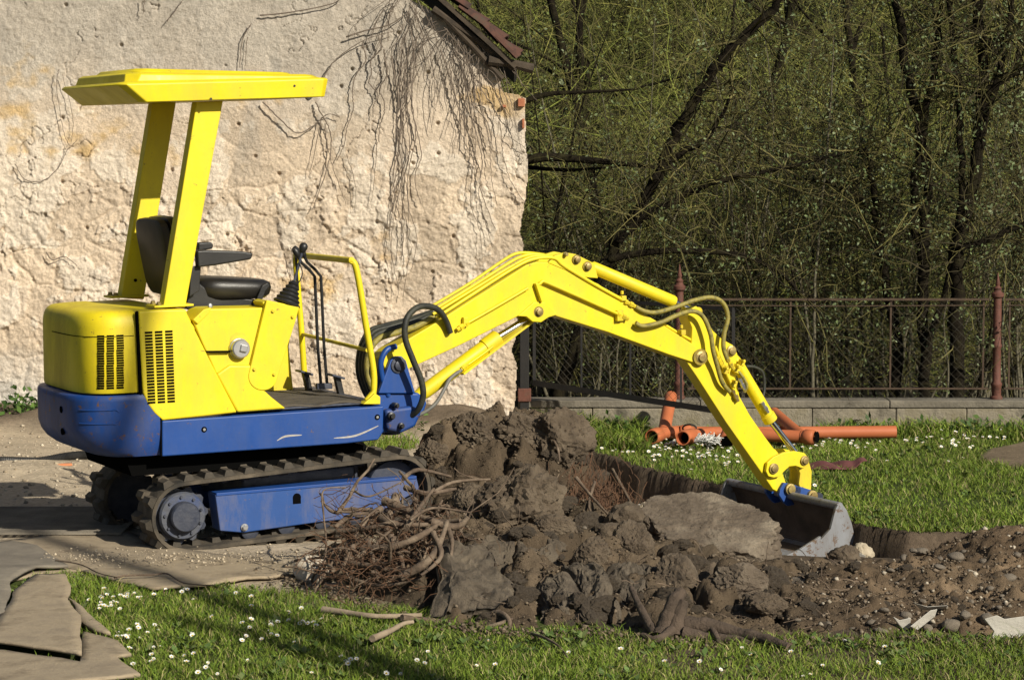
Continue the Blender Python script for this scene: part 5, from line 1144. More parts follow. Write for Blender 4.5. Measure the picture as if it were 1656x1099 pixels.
shard([(1385, 890), (1400, 898), (1394, 908), (1380, 904)], 12.1, .02, 'pale plaster chip against the bucket corner')
shard([(1012, 820), (1035, 814), (1040, 826), (1020, 830)], 12.9, .02, 'small pale stone chip behind the slab at the trench')

# ================================================================== ROOTS AND BRANCHES
ROOT = mat('root_bark', (.050, .034, .023), (.13, .092, .063), 14, .9, .8, 60, c3=(.24, .185, .13), bdist=.01)
ROOTF = mat('fine_red_roots', (.055, .028, .015), (.12, .062, .032), 18, .95)
WOOD = mat('bleached_stick', (.20, .15, .10), (.34, .27, .19), 12, .9, .5, 60)
STUMP = mat('dark_stump_wood', (.045, .032, .022), (.12, .085, .06), 10, .9, .8, 50, bdist=.02)
random.seed(21)
rt = empty('root_tangle', atZ(620, 945, 0)); tagp(rt, 'tangled ball of torn brown roots heaped against the near track', 'roots')
def rootpath(p0, d0, L, n, wob, grav=.0):
    pts = [Vector(p0)]; d = Vector(d0).normalized()
    for k in range(n):
        d = (d + Vector((random.gauss(0, wob), random.gauss(0, wob), random.gauss(0, wob) - grav))).normalized(); pts.append(pts[-1] + d * (L / n))
    return pts
def clampz(pts, f=.02): return [Vector((p.x, p.y, max(p.z, float(soilz(p.x, p.y)) + f * 0.5))) for p in pts]
def pxroot(pts, r, parent=rt, m=ROOT, name='root', jit=3):
    P = [atY(a + random.uniform(-jit, jit), b + random.uniform(-jit, jit), Y - (.24 if m is STUMP else .16)) for a, b, Y in pts]; P = smoothpath(P, 5)
    n = len(P); o = MB().tube(P, [r * (1 - .55 * k / n) * random.uniform(.85, 1.15) for k in range(n)], 8).build(name, m, None, smooth=70)
    if parent is not None: toloc(o, parent)
    return o
for pts, r in [([(590, 886, 11.0), (625, 886, 10.9), (670, 870, 10.9), (712, 845, 11.0)], .022), ([(632, 868, 11.0), (628, 885, 10.95), (610, 905, 10.9)], .016), ([(650, 930, 10.7), (690, 905, 10.7), (712, 870, 10.8), (722, 845, 10.9)], .020), ([(700, 860, 10.8), (712, 900, 10.7), (680, 930, 10.6)], .014), ([(620, 810, 11.4), (660, 825, 11.3), (700, 840, 11.2), (745, 838, 11.1)], .020), ([(600, 830, 11.3), (640, 848, 11.1), (690, 845, 11.1)], .018),
               ([(545, 860, 11.2), (600, 850, 11.1), (640, 842, 11.1)], .014), ([(560, 905, 10.95), (600, 918, 10.85), (650, 925, 10.8), (690, 920, 10.7)], .016), ([(570, 880, 11), (560, 910, 10.9), (545, 930, 10.9)], .013), ([(640, 800, 11.5), (630, 840, 11.3), (622, 880, 11.1)], .02), ([(660, 855, 11), (680, 820, 11.2), (700, 790, 11.4)], .014), ([(615, 820, 11.3), (590, 840, 11.2), (575, 870, 11.1)], .016), ([(720, 842, 10.95), (730, 880, 10.8), (722, 930, 10.6)], .012), ([(700, 845, 11), (735, 850, 11), (757, 838, 11)], .02), ([(640, 870, 11), (650, 900, 10.9), (655, 925, 10.8)], .015), ([(592, 870, 11.05), (602, 905, 10.9), (610, 935, 10.8)], .014), ([(540, 850, 11.2), (570, 835, 11.25), (615, 830, 11.3)], .012), ([(560, 935, 10.9), (620, 945, 10.75), (680, 935, 10.65)], .011), ([(655, 790, 11.6), (690, 800, 11.5), (740, 790, 11.6)], .015), ([(650, 775, 11.9), (680, 760, 12), (730, 770, 12)], .012), ([(690, 800, 11.5), (730, 780, 11.6), (790, 772, 11.7)], .010),
               ([(522, 940, 11.0), (527, 880, 11.1), (522, 830, 11.2), (524, 795, 11.3), (560, 790, 11.4)], .006), ([(545, 900, 11), (560, 925, 10.9), (572, 950, 10.75)], .006), ([(480, 905, 11.3), (540, 900, 11.1), (600, 915, 10.9), (640, 935, 10.8)], .007), ([(570, 790, 11.5), (600, 800, 11.4), (650, 780, 11.6)], .006), ([(665, 840, 11), (700, 820, 11.1), (760, 830, 11.2)], .008)]: pxroot(pts, r)
for i in range(85):
    px = random.uniform(535, 745); py = random.uniform(805, 935); Y = 11.55 - (py - 800) * .0062 + random.uniform(-.15, .1)
    p = atY(px, py, Y); P = clampz(rootpath(p, (random.uniform(-1, 1), random.uniform(-.7, .5), random.uniform(-.5, .6)), random.uniform(.12, .42), 8, .28)); r = random.choice([.004, .005, .007, .010, .013])
    toloc(MB().tube(P, [r * (1 - .6 * k / len(P)) for k in range(len(P))], 6).build('root', ROOT, None, smooth=70), rt)
ff = MB()
for i in range(650):
    px = random.gauss(630, 62); py = random.gauss(885, 42); Y = 11.5 - (py - 800) * .0062 + random.uniform(-.25, .02)
    if py > 962 or px < 500: continue
    p = atY(px, py, Y); ff.tube(rootpath(p, (random.uniform(-1, 1), random.uniform(-.6, .3), random.uniform(-.8, .5)), random.uniform(.05, .20), 4, .4, .05), random.uniform(.0009, .0022), 3, False)
o = ff.build('fine_roots', ROOTF, None, smooth=None); toloc(o, rt); o['kind'] = 'stuff'
r2 = empty('root_tuft', atY(965, 830, 12.3)); tagp(r2, 'tuft of reddish fibrous roots hanging from the right flank of the heap', 'roots')
ff = MB()
for i in range(700):
    px = random.gauss(962, 26); py = random.gauss(810, 28); p = atY(px, py, 12.45 - (py - 800) * .004 + random.uniform(-.1, .12)); ff.tube(rootpath(p, (random.uniform(-.6, .6), random.uniform(-.5, .1), -1), random.uniform(.06, .22), 4, .35, .1), random.uniform(.001, .0024), 3, False)
o = ff.build('fine_roots', ROOTF, None, smooth=None); toloc(o, r2); o['kind'] = 'stuff'
for pts, r in [([(930, 770, 12.5), (950, 800, 12.4), (985, 830, 12.2)], .010), ([(960, 780, 12.5), (955, 820, 12.3), (975, 850, 12.1)], .008), ([(990, 760, 12.9), (1010, 800, 12.6), (1030, 830, 12.3)], .009)]: pxroot(pts, r, r2)
# loose sticks and branches
def stick(pts, r, lab, m=WOOD, name='stick', cat='stick'):
    P = smoothpath([atY(a, b, Y) for a, b, Y in pts], 6); n = len(P); c = P[0].copy()
    o = MB().tube([p - c for p in P], [r * (1 - .45 * k / n) * random.uniform(.9, 1.1) for k in range(n)], 7).build(name, m, None, smooth=70); o.location = c; tagp(o, lab, cat); return o
def yg(py, z=.055): return 4020 * (CAMZ - z) / (py - 250)
stick([(522, 985, yg(985)), (560, 990, yg(990)), (610, 996, yg(996)), (682, 994, yg(994))], .016, 'straight bare stick lying on the grass below the root tangle')
stick([(602, 1032, yg(1032)), (630, 1020, yg(1020)), (652, 1008, yg(1008)), (668, 1005, yg(1005))], .014, 'short crooked stick with a peeled end on the grass')
stick([(650, 998, yg(998)), (720, 1006, 10.1), (780, 1014, 10.0), (830, 1000, 10.0)], .014, 'root running out along the grass edge of the heap', ROOT, 'root', 'root')
stick([(848, 1020, 9.9), (880, 1030, yg(1030)), (905, 1045, yg(1045)), (918, 1062, yg(1062))], .006, 'thin curved twig trailing from the heap onto the grass', ROOT, 'twig', 'twig')
stick([(185, 934, yg(934, .05)), (205, 930, yg(930, .05)), (245, 929, yg(929, .05)), (270, 927, yg(927, .05)), (298, 942, yg(942, .05)), (345, 946, yg(946, .05))], .005, 'thin brown bramble cane lying across the tan mat', ROOT, 'bramble_cane', 'twig')
stick([(90, 905, yg(905, .06)), (130, 912, yg(912, .06)), (160, 926, yg(926, .06)), (190, 933, yg(933, .06))], .004, 'dark thin twig beside the bramble cane on the mat', ROOT, 'twig', 'twig')
for i, (pts, r, lb) in enumerate([([(1180, 615, 9), (1180, 615, 9)], 0, '')][:0]): pass
for pts, r, lb in [([(780, 1012, 10.1), (800, 990, 10.1), (822, 1000, 10.0), (826, 1030, 9.9), (832, 1060, 9.6)], .014, 'knotted dark root sticking out over the grass in front of the sods'), ([(880, 690, 13.3), (900, 720, 13.1), (905, 745, 13.0)], .009, 'pale root crossing the top clods'), ([(930, 880, 11.3), (985, 905, 11.1), (1010, 925, 11.0)], .012, 'curved root above the draped sod'), ([(1020, 905, 11.0), (1040, 940, 10.8), (1045, 985, 10.5)], .014, 'thick root running down beside the steep sod'), ([(1010, 935, 10.8), (1060, 985, 10.3), (1085, 1010, 10.1)], .010, 'thin dark root slanting down to the stump')]:
    stick(pts, r, lb, ROOT, 'root', 'root')
# stump with a branch
se = empty('tree_stump', atY(1085, 1028, 9.72)); tagp(se, 'dark torn stump standing at the front of the heap, with a branch lying right', 'stump')
random.seed(5)
for pts, r in [([(1072, 1030, 9.95), (1078, 1005, 9.98), (1088, 975, 10.0), (1104, 955, 10.05)], .050), ([(1092, 1028, 9.95), (1098, 1000, 9.97), (1106, 972, 10.0)], .040), ([(1060, 1025, 9.95), (1040, 990, 10.1), (1022, 950, 10.3)], .022), ([(1085, 1020, 9.93), (1060, 1032, 9.85), (1040, 1025, 9.9)], .022)]: pxroot(pts, r, se, STUMP, 'stump_piece', 2)
pxroot([(1100, 1010, 9.98), (1150, 1014, 9.95), (1200, 1024, 9.9), (1240, 1036, 9.8), (1275, 1048, 9.7)], .036, se, STUMP, 'branch', 2)
pxroot([(1105, 1024, 9.93), (1150, 1030, 9.9), (1190, 1034, 9.85), (1215, 1044, 9.8)], .028, se, STUMP, 'branch', 2)
pxroot([(1140, 1008, 10.0), (1155, 1022, 9.9), (1165, 1040, 9.8)], .016, se, STUMP, 'branch', 2)
mb = MB()
for i in range(420):
    px = random.uniform(560, 1430); py = random.uniform(760, 1030)
    if px < 760 and py < 950: continue
    Yk = None
    for k in range(50):
        Y = 9.6 + k * .1; p = atY(px, py, Y)
        if p.z < soilz(p.x, p.y): Yk = p; break
    if Yk is None: continue
    mb.tube(rootpath(Yk + Vector((0, -.01, .012)), (random.uniform(-1, 1), random.uniform(-.3, .3), random.uniform(-.1, .3)), random.uniform(.04, .16), 4, .3, .06), random.uniform(.001, .0026), 3, False)
o = mb.build('root_hairs', ROOT, None, smooth=None); tagp(o, 'thin torn rootlets strewn over the dug earth', kind='stuff')

# ================================================================== DRAIN PIPES
PVC = mat('orange_brown_pvc', (.44, .125, .048), (.52, .165, .07), 4, .45, .05, 40)
PVCI = mat('pipe_inside', (.16, .05, .025), (.2, .06, .03), 6, .7)
RP = .045
def dpipe(name, pts, lab, r=RP, sockets=(), branch=None, closed=False):
    pts = [Vector(p) for p in pts]; c = pts[0].copy(); e = empty(name, c); tagp(e, lab, 'drain pipe', 'orange drain pipes by the low wall')
    def tb(P, rr, nm, m=PVC, hollow=True):
        P = [p - c for p in P]; mb = MB().tube(P, rr, 20, False); mb.tube(P, [q * .9 for q in rr] if isinstance(rr, list) else rr * .9, 20, False)
        d0 = (P[0] - P[1]).normalized()
        o = mb.build(nm, m, e, smooth=60)
        for end, nxt in ((P[0], P[1]), (P[-1], P[-2])):
            d = (end - nxt).normalized(); r_ = rr if not isinstance(rr, list) else (rr[0] if end is P[0] else rr[-1])
            MB().lathe([(r_, -.004), (r_, .002), (r_ * .9, .0022), (r_ * .9, -.004)], end, d, 20)
            MB().lathe([(r_ * .905, -.10), (r_ * .905, -.098)], end, d, 20).build('bore', VOID, e, smooth=30)
            rim = MB(); a = d.orthogonal().normalized(); b = d.cross(a); vs = []
            for k in range(20):
                q = 2 * math.pi * k / 20; vs.append(end + (a * math.cos(q) + b * math.sin(q)) * r_)
            for k in range(20):
                q = 2 * math.pi * k / 20; vs.append(end + (a * math.cos(q) + b * math.sin(q)) * r_ * .9)
            rim.add(vs, [[k, (k + 1) % 20, 20 + (k + 1) % 20, 20 + k] for k in range(20)]); rim.build('rim', PVC, e)
        return o
    tb(pts, r, 'tube')
    for a, b in sockets:
        pa = Vector(a); pb = Vector(b); d = pb - pa
        tb([pa, pa + d * .12, pa + d * .16, pa + d * .84, pa + d * .88, pb], [r * 1.05, r * 1.15, r * 1.22, r * 1.22, r * 1.15, r * 1.1], 'socket')
    if branch: tb([Vector(b) for b in branch], r, 'branch')
    return e
Z0 = -.15 + RP + .01
def gp(px, py, z): return atZ(px, py, z)
yP = 17.75
dpipe('drain_pipe', [atY(1449, 698, yP), atY(1200, 700, yP + .0), atY(1110, 699, yP)], 'long orange drain pipe lying along the foot of the low wall', sockets=[(atY(1118, 699, yP), atY(1100, 699, yP))])
b0p = atY(1052, 705, 17.45); b1p = atY(1076, 690, 17.75)
dpipe('drain_pipe', [atY(1058, 706, 17.40), atY(1072, 700, 17.6), atY(1110, 697, 17.9)], 'orange pipe elbow with an open mouth and a branch leaning on the wall', sockets=[(atY(1066, 702, 17.5), atY(1054, 706, 17.36))], branch=[atY(1074, 698, 17.62), atY(1079, 670, 17.95), atY(1085, 641, 18.3)])
dpipe('drain_pipe', [atY(1106, 708, 17.2), atY(1122, 704, 17.4), atY(1150, 700, 17.6)], 'short orange pipe with its dark open end toward the lawn', sockets=[(atY(1120, 704, 17.4), atY(1104, 708, 17.17))])
dpipe('drain_pipe', [atY(1176, 711, 17.2), atY(1178, 696, 17.3), atY(1192, 688, 17.4), atY(1215, 690, 17.45)], 'orange bend behind the excavator arm, socket pointing down', sockets=[(atY(1178, 702, 17.25), atY(1176, 713, 17.18))])
dpipe('drain_pipe', [atY(1318, 707, 17.3), atY(1275, 705, 17.38), atY(1230, 703, 17.45)], 'orange pipe branch fitting with side arm rising to the wall', sockets=[(atY(1300, 706, 17.33), atY(1318, 707, 17.29))], branch=[atY(1296, 705, 17.36), atY(1275, 688, 17.7), atY(1252, 668, 18.1)])
SEALM = mat('black_seal', (.012, .012, .012), rough=.6)
rg = [atY(1115 + 11 * math.cos(q), 692 + 6 * math.sin(q), 17.55) for q in np.linspace(0, 6.283, 24)]
o = MB().tube(rg, .006, 6).build('rubber_ring', SEALM, None); tagp(o, 'black rubber sealing ring lying over the short orange pipe', 'ring')
wn_ = MB(); random.seed(9)
for i in range(90):
    p = atY(random.uniform(1122, 1158), random.uniform(706, 715), 17.15 + random.uniform(-.05, .05)); wn_.tube(rootpath(p, (1, random.uniform(-.3, .3), random.uniform(-.15, .1)), random.uniform(.03, .08), 4, .35), .004, 4)
o = wn_.build('white_netting', mat('white_net', (.5, .5, .48), (.65, .64, .6), 20, .7), None); tagp(o, 'crumpled white netting beside the orange pipes', 'netting')
# red cloth on the lawn
cx_, cy_ = atZ(1350, 754, -.13).x, atZ(1350, 754, -.13).y; u, v = np.meshgrid(np.linspace(-.21, .20, 40), np.linspace(-.16, .16, 20))
cz = .012 + .05 * np.abs(np.sin(u * 16 + v * 9)) * np.exp(-(v / .12) ** 2) * (1 - (u / .24) ** 2) + .05 * sstep(.10, .18, u)
cl = link('red_cloth', gridmesh('red_cloth', u, v * (1 - .5 * np.abs(u) / .21), cz), mat('dark_red_cloth', (.10, .03, .03), (.17, .06, .055), 12, .95, .4, 60)); cl.location = (cx_, cy_, -.145); s_ = cl.modifiers.new('thick', 'SOLIDIFY'); s_.thickness = .004
tagp(cl, 'dark red rag crumpled on the lawn behind the bucket', 'rag')
# ================================================================== GRASS AND DAISIES
GRASS = attrmat('grass_blade', .7, 0, 10, .0, 10, spec=.25)
def lawn_mask(x, y):
    d, s_ = segdist(x, y, LAWN_EDGE); sd_ = d * s_ + .10 * (fbm(x * 5, y * 5, 3, 8) - .5)
    back = (sd_ > .03) & (y > 12.3) & (y < 18.46) & (x > .30) & (y < 18.2 + .3)
    dh, _s = segdist(x, y, HEAP, True); inh = inpoly(x, y, HEAP) & ~((dh < .05 + .12 * fbm(x * 6, y * 6, 2, 99)) & (y < 10.4))
    front = (y < 11.4) & ~inh & (y + .5 * (x + 1.9) < 11.15 + .2 * fbm(x * 5, y * 5, 2, 6)) & (x > -2.3)
    front |= (y < 11.4) & ~inh & (x > -.5)
    for p in MATPOLY.values(): front &= ~inpoly(x, y, p)
    bare = fbm(x * 2.2, y * 2.2, 3, 141) > .68
    bare2 = inpoly(x, y, W([(1580, 742), (1600, 725), (1660, 712), (1900, 715), (1900, 750), (1640, 760)], -.15))
    return (front | (back & ~bare2)) & ~(bare & (y > 12) & (rng.random(x.shape) < .5))
def blades(n, x0, x1, y0, y1, hmin, hmax, w, seed, extra=None):
    g = np.random.default_rng(seed); x = g.uniform(x0, x1, n); y = g.uniform(y0, y1, n)
    k = lawn_mask(x, y) if extra is None else extra(x, y)
    clump = fbm(x * 4.5, y * 4.5, 3, 145); k &= g.random(n) < .35 + 1.1 * clump; x, y = x[k], y[k]; clump = clump[k]; n = len(x)
    z = gz(x, y) - .004; h = (hmin + (hmax - hmin) * g.random(n) ** 1.6) * (.55 + .9 * clump); a = g.random(n) * 6.283; ln = g.uniform(.3, 1.5, n) * h
    ww = w * g.uniform(.6, 1.3, n)
    dx, dy = np.cos(a), np.sin(a); b = a + g.uniform(-1.2, 1.2, n); px, py = -np.sin(b) * ww, np.cos(b) * ww
    P = np.stack([x, y, z], -1); L = np.stack([dx * ln, dy * ln, np.zeros(n)], -1); S = np.stack([px, py, np.zeros(n)], -1); Hh = np.stack([np.zeros(n), np.zeros(n), h], -1)
    V = np.stack([P - S * .5, P + S * .5, P + L * .35 + Hh * .6 + S * .4, P + L * .35 + Hh * .6 - S * .4, P + L + Hh * .93], 1)
    i = np.arange(n)[:, None] * 5
    pal = np.array([(.100, .160, .016), (.150, .215, .024), (.185, .225, .038), (.070, .120, .014), (.30, .26, .12)]); pr = g.choice(5, n, p=[.28, .30, .20, .10, .12])
    big = fbm(x * 1.3, y * 1.3, 3, 149); c = pal[pr] * g.uniform(.75, 1.25, (n, 1)) * (.75 + .5 * big[:, None]); C = np.repeat(c, 5, 0)
    return V.reshape(-1, 3), i + np.array([[0, 1, 2, 3]]), i + np.array([[3, 2, 4]]), C
def cat(parts):
    Vs, Q, T, C = [], [], [], []; o = 0
    for v, q, t, c in parts: Vs.append(v); Q.append(q + o); T.append(t + o); C.append(c); o += len(v)
    return np.concatenate(Vs), [np.concatenate(Q), np.concatenate(T)], np.concatenate(C)
Vg, Fg, Cg = cat([blades(150000, -2.4, 2.6, 8.75, 11.6, .012, .050, .0040, 1), blades(105000, .3, 4.0, 12.4, 18.5, .016, .056, .0055, 2),
                  blades(5000, .3, .95, 17.0, 18.45, .06, .16, .009, 3), blades(3500, 2.3, 4.0, 17.9, 18.46, .05, .13, .009, 4), blades(2500, 2.0, 4.0, 9.0, 10.1, .05, .1, .005, 6),
                  blades(1500, -1.1, -.55, 15.8, 16.8, .03, .10, .007, 5, lambda x, y: (x + .83) ** 2 / .05 + (y - 16.3) ** 2 / .2 < 1)])
gr = link('lawn_grass', arrmesh('lawn_grass', Vg, Fg, Cg), GRASS); tagp(gr, 'short green lawn grass', kind='stuff')
# low broad-leaved weeds in the turf
g = np.random.default_rng(91); wx_ = np.concatenate([g.uniform(-2.2, 2.4, 900), g.uniform(.4, 3.9, 700)]); wy_ = np.concatenate([g.uniform(8.8, 11.0, 900), g.uniform(12.8, 18.3, 700)])
kk_ = lawn_mask(wx_, wy_) & (fbm(wx_ * 2.5, wy_ * 2.5, 3, 171) > .5); wx_, wy_ = wx_[kk_], wy_[kk_]
LEAF = attrmat('leaf_surface', .65, 0, 10, .0, 10, spec=.3)
def rosettes(x, y, seed):
    g = np.random.default_rng(seed); n = len(x) * 7; X = np.repeat(x, 7); Y = np.repeat(y, 7); Z = np.repeat(gz(x, y), 7) + .008
    a = g.random(n) * 6.283; L = g.uniform(.014, .038, n); p = np.stack([X, Y, Z], -1); d = np.stack([np.cos(a), np.sin(a), g.uniform(.2, .9, n)], -1); s_ = np.stack([-np.sin(a), np.cos(a), np.zeros(n)], -1) * (L * .32)[:, None]; d = d * L[:, None]
    V = np.stack([p, p + d * .6 + s_, p + d, p + d * .6 - s_], 1); C = np.repeat(np.array([(.075, .125, .03), (.10, .155, .045), (.055, .095, .022), (.12, .15, .05)])[g.integers(0, 4, n)] * g.uniform(.7, 1.3, (n, 1)), 4, 0)
    return arrmesh('lawn_weeds', V.reshape(-1, 3), np.arange(n * 4).reshape(n, 4), C)
o = link('lawn_weeds', rosettes(wx_, wy_, 93), LEAF); tagp(o, 'low broad leaved weeds and clover in the turf', kind='stuff')
# flowers: one mesh, white petals round a yellow eye
PET = mat('white_petals', (.72, .72, .68), (.8, .8, .78), 30, .7); EYE = mat('yellow_flower_eye', (.55, .36, .02), rough=.8); STEMM = mat('flower_stem', (.06, .12, .02), rough=.8)
dm = MB()
for k in range(11):
    q = 2 * math.pi * k / 11; c, s_ = math.cos(q), math.sin(q); t = Vector((-s_, c, 0)) * .0030
    p0, p1 = Vector((c * .003, s_ * .003, .050)), Vector((c * .0125, s_ * .0125, .053 + .002 * (k % 2))); dm.add([p0 - t * .6, p0 + t * .6, p1 + t, p1 - t], [(0, 1, 2, 3)])
np_ = len(dm.f); dm.lathe([(.0045, .050), (.004, .0535), (.0012, .0548)], (0, 0, 0), (0, 0, 1), 7); ne_ = len(dm.f); dm.tube([(0, 0, 0), (.002, 0, .03), (0, 0, .0505)], .0009, 3)
dme = dm.mesh('daisy', None)
for m_ in (PET, EYE, STEMM): dme.materials.append(m_)
for i, p in enumerate(dme.polygons): p.material_index = 0 if i < np_ else (1 if i < ne_ else 2)
random.seed(33)
spots = []
def cluster(n, px, py, sx, sy, z, grp):
    k = 0
    while k < n:
        a = random.gauss(px, sx); b = random.gauss(py, sy); p = atZ(a, b, z)
        if 0 < a < 1660 and b < 1105 and bool(lawn_mask(np.array([p.x]), np.array([p.y]))[0]): spots.append((p.x, p.y, grp))
        k += 1
for c in [(12, 190, 975, 16, 8), (10, 165, 985, 12, 9), (8, 220, 970, 14, 5), (6, 300, 960, 30, 8), (10, 215, 1040, 18, 12), (12, 255, 1045, 30, 16), (8, 240, 1085, 40, 12), (10, 390, 1025, 60, 30), (14, 470, 1010, 50, 16), (6, 540, 1075, 40, 14), (8, 430, 960, 70, 20), (8, 640, 1060, 90, 25), (8, 1000, 1070, 200, 20), (10, 1400, 1070, 150, 16), (6, 350, 1070, 60, 20)]: cluster(*c[:5], 0, 0)
for c in [(100, 1110, 727, 62, 13), (60, 1060, 722, 50, 10), (40, 1170, 738, 50, 14), (26, 1360, 715, 40, 8), (14, 1440, 735, 60, 16), (30, 1570, 715, 60, 7), (10, 1250, 735, 40, 14), (12, 1330, 725, 30, 8), (8, 1320, 780, 80, 20), (20, 1000, 712, 30, 10)]: cluster(*c, -.15, 1)
nback = 0; rest = []; random.shuffle(spots)
for (x, y, g_) in spots:
    if g_ == 1:
        nback += 1
        if nback > 178: rest.append((x, y)); continue
    o = link('daisy', dme, None); z = float(gz(np.array([x]), np.array([y]))[0]); s_ = random.uniform(.6, 1.05) * (.85 if g_ == 0 else 1.05)
    o.location = (x, y, z - .006); o.scale = (s_, s_, s_ * random.uniform(.75, 1.15)); o.rotation_euler = (random.uniform(.1, .7), random.uniform(-.35, .35), random.uniform(-.6, .6))
    if g_ == 0: tagp(o, 'white daisy in the grass in front of the mats and heap', 'daisy', 'daisies in the front lawn')
    else: tagp(o, 'white daisy on the lawn between the trench and the pipes', 'daisy', 'daisies in the back lawn')
mb = MB()
for (x, y) in rest:
    q = Matrix.Translation((x, y, float(gz(np.array([x]), np.array([y]))[0]) - .006)) @ Euler((random.uniform(.1, .7), random.uniform(-.35, .35), 0)).to_matrix().to_4x4() @ Matrix.Scale(random.uniform(.7, 1.15), 4)
    mb.add([q @ v for v in dm.v], dm.f)
me = mb.mesh('daisies', None)
for m_ in (PET, EYE, STEMM): me.materials.append(m_)
for i, p in enumerate(me.polygons): k = i % len(dm.f); p.material_index = 0 if k < np_ else (1 if k < ne_ else 2)
o = link('daisy_drift', me, None); tagp(o, 'drift of further white daisies in the lawn by the pipes', kind='stuff')
# weeds at the foot of the house and the low wall
def leaves(name, centres, n_each, rad, size, pal, seed, up=.3):
    g = np.random.default_rng(seed); c = np.repeat(np.array(centres, float), n_each, 0); n = len(c)
    p = c + g.normal(0, 1, (n, 3)) * np.array(rad); a = g.normal(0, 1, (n, 3)); a[:, 2] += up; a /= np.linalg.norm(a, axis=1)[:, None]
    b = g.normal(0, 1, (n, 3)); b = np.cross(a, b); b /= np.linalg.norm(b, axis=1)[:, None]; s_ = size * g.uniform(.6, 1.4, (n, 1))
    V = np.stack([p, p + a * s_ * .5 + b * s_ * .28, p + a * s_, p + a * s_ * .5 - b * s_ * .28], 1)
    C = np.repeat(np.array(pal)[g.integers(0, len(pal), n)] * g.uniform(.7, 1.3, (n, 1)), 4, 0)
    return arrmesh(name, V.reshape(-1, 3), np.arange(n * 4).reshape(n, 4), C)
GP = [(.05, .10, .018), (.08, .14, .025), (.035, .07, .015)]
for px, py, Y, n, rad, lb in [(42, 708, 17.6, 160, (.10, .06, .05), 'low weeds growing at the foot of the house wall'), (985, 690, 18.0, 420, (.16, .12, .05), 'patch of nettles growing by the low wall next to the heap'), (640, 712, 17.2, 130, (.10, .06, .03), 'tuft of weeds between the excavator and the house wall'), (1430, 706, 18.3, 160, (.3, .06, .03), 'weeds at the foot of the low wall past the end of the pipe'), (1570, 704, 18.3, 200, (.3, .07, .035), 'weeds by the low wall under the lone red post')]:
    p = atY(px, py, Y); me = leaves('leaves', [(0, 0, .03)], n, rad, .05, GP, int(px)); o = empty('weed_clump', (p.x, p.y, float(gz(np.array([p.x]), np.array([p.y]))[0]))); tagp(o, lb, 'weeds'); lo = link('leaves', me, LEAF, o); lo['kind'] = 'stuff'
    for k in range(5): a = Vector((random.gauss(0, rad[0] * .7), random.gauss(0, rad[1] * .7), 0)); MB().tube([a, a + Vector((random.gauss(0, .02), 0, .05)), a + Vector((random.gauss(0, .03), 0, .10))], .002, 4).build('stem', STEMM, o)

# ================================================================== TREES BEYOND THE FENCE
BARK = mat('dark_bark', (.0045, .0035, .0025), (.014, .011, .007), 9, .97, .8, 30, c3=(.030, .027, .012), bdist=.03, spec=.1)
BARKP = mat('pale_sapling_bark', (.07, .062, .04), (.15, .135, .085), 12, .9, .3, 60)
TWIG = attrmat('twig_bark', .9, 0, 10, .0, 10)
TP = [(.075, .068, .024), (.10, .092, .030), (.05, .042, .022), (.13, .115, .045), (.03, .024, .014)]
LP = [(.125, .16, .070), (.10, .135, .05), (.155, .185, .10), (.075, .105, .035)]
def twigs_arr(starts, dirs, lens, rads, g, pal, droop=.12, seg=5, wob=.30):
    """many thin three-sided twigs at once"""
    n = len(starts); P = [np.array(starts, float)]; d = np.array(dirs, float); d /= np.linalg.norm(d, axis=1)[:, None]
    for k in range(seg):
        d = d + g.normal(0, wob, (n, 3)); d[:, 2] -= droop * .3; d /= np.linalg.norm(d, axis=1)[:, None]; P.append(P[-1] + d * (np.array(lens) / seg)[:, None])
    ax = np.cross(d, np.array([0.31, .2, .93])); ax /= np.linalg.norm(ax, axis=1)[:, None] + 1e-9; bx = np.cross(d, ax)
    V = np.zeros((n, seg + 1, 3, 3))
    for k in range(seg + 1):
        r_ = (np.array(rads) * (1 - .75 * k / seg))[:, None]
        for j in range(3): q = 2.094 * j; V[:, k, j] = P[k] + (ax * math.cos(q) + bx * math.sin(q)) * r_
    base = (np.arange(n) * (seg + 1) * 3)[:, None]; F = []
    for k in range(seg):
        for j in range(3): j2 = (j + 1) % 3; F.append(base + np.array([[k * 3 + j, k * 3 + j2, k * 3 + 3 + j2, k * 3 + 3 + j]]))
    C = np.repeat(np.array(pal)[g.integers(0, len(pal), n)] * g.uniform(.6, 1.4, (n, 1)), (seg + 1) * 3, 0)
    return V.reshape(-1, 3), np.concatenate(F), C, np.stack(P, 1)
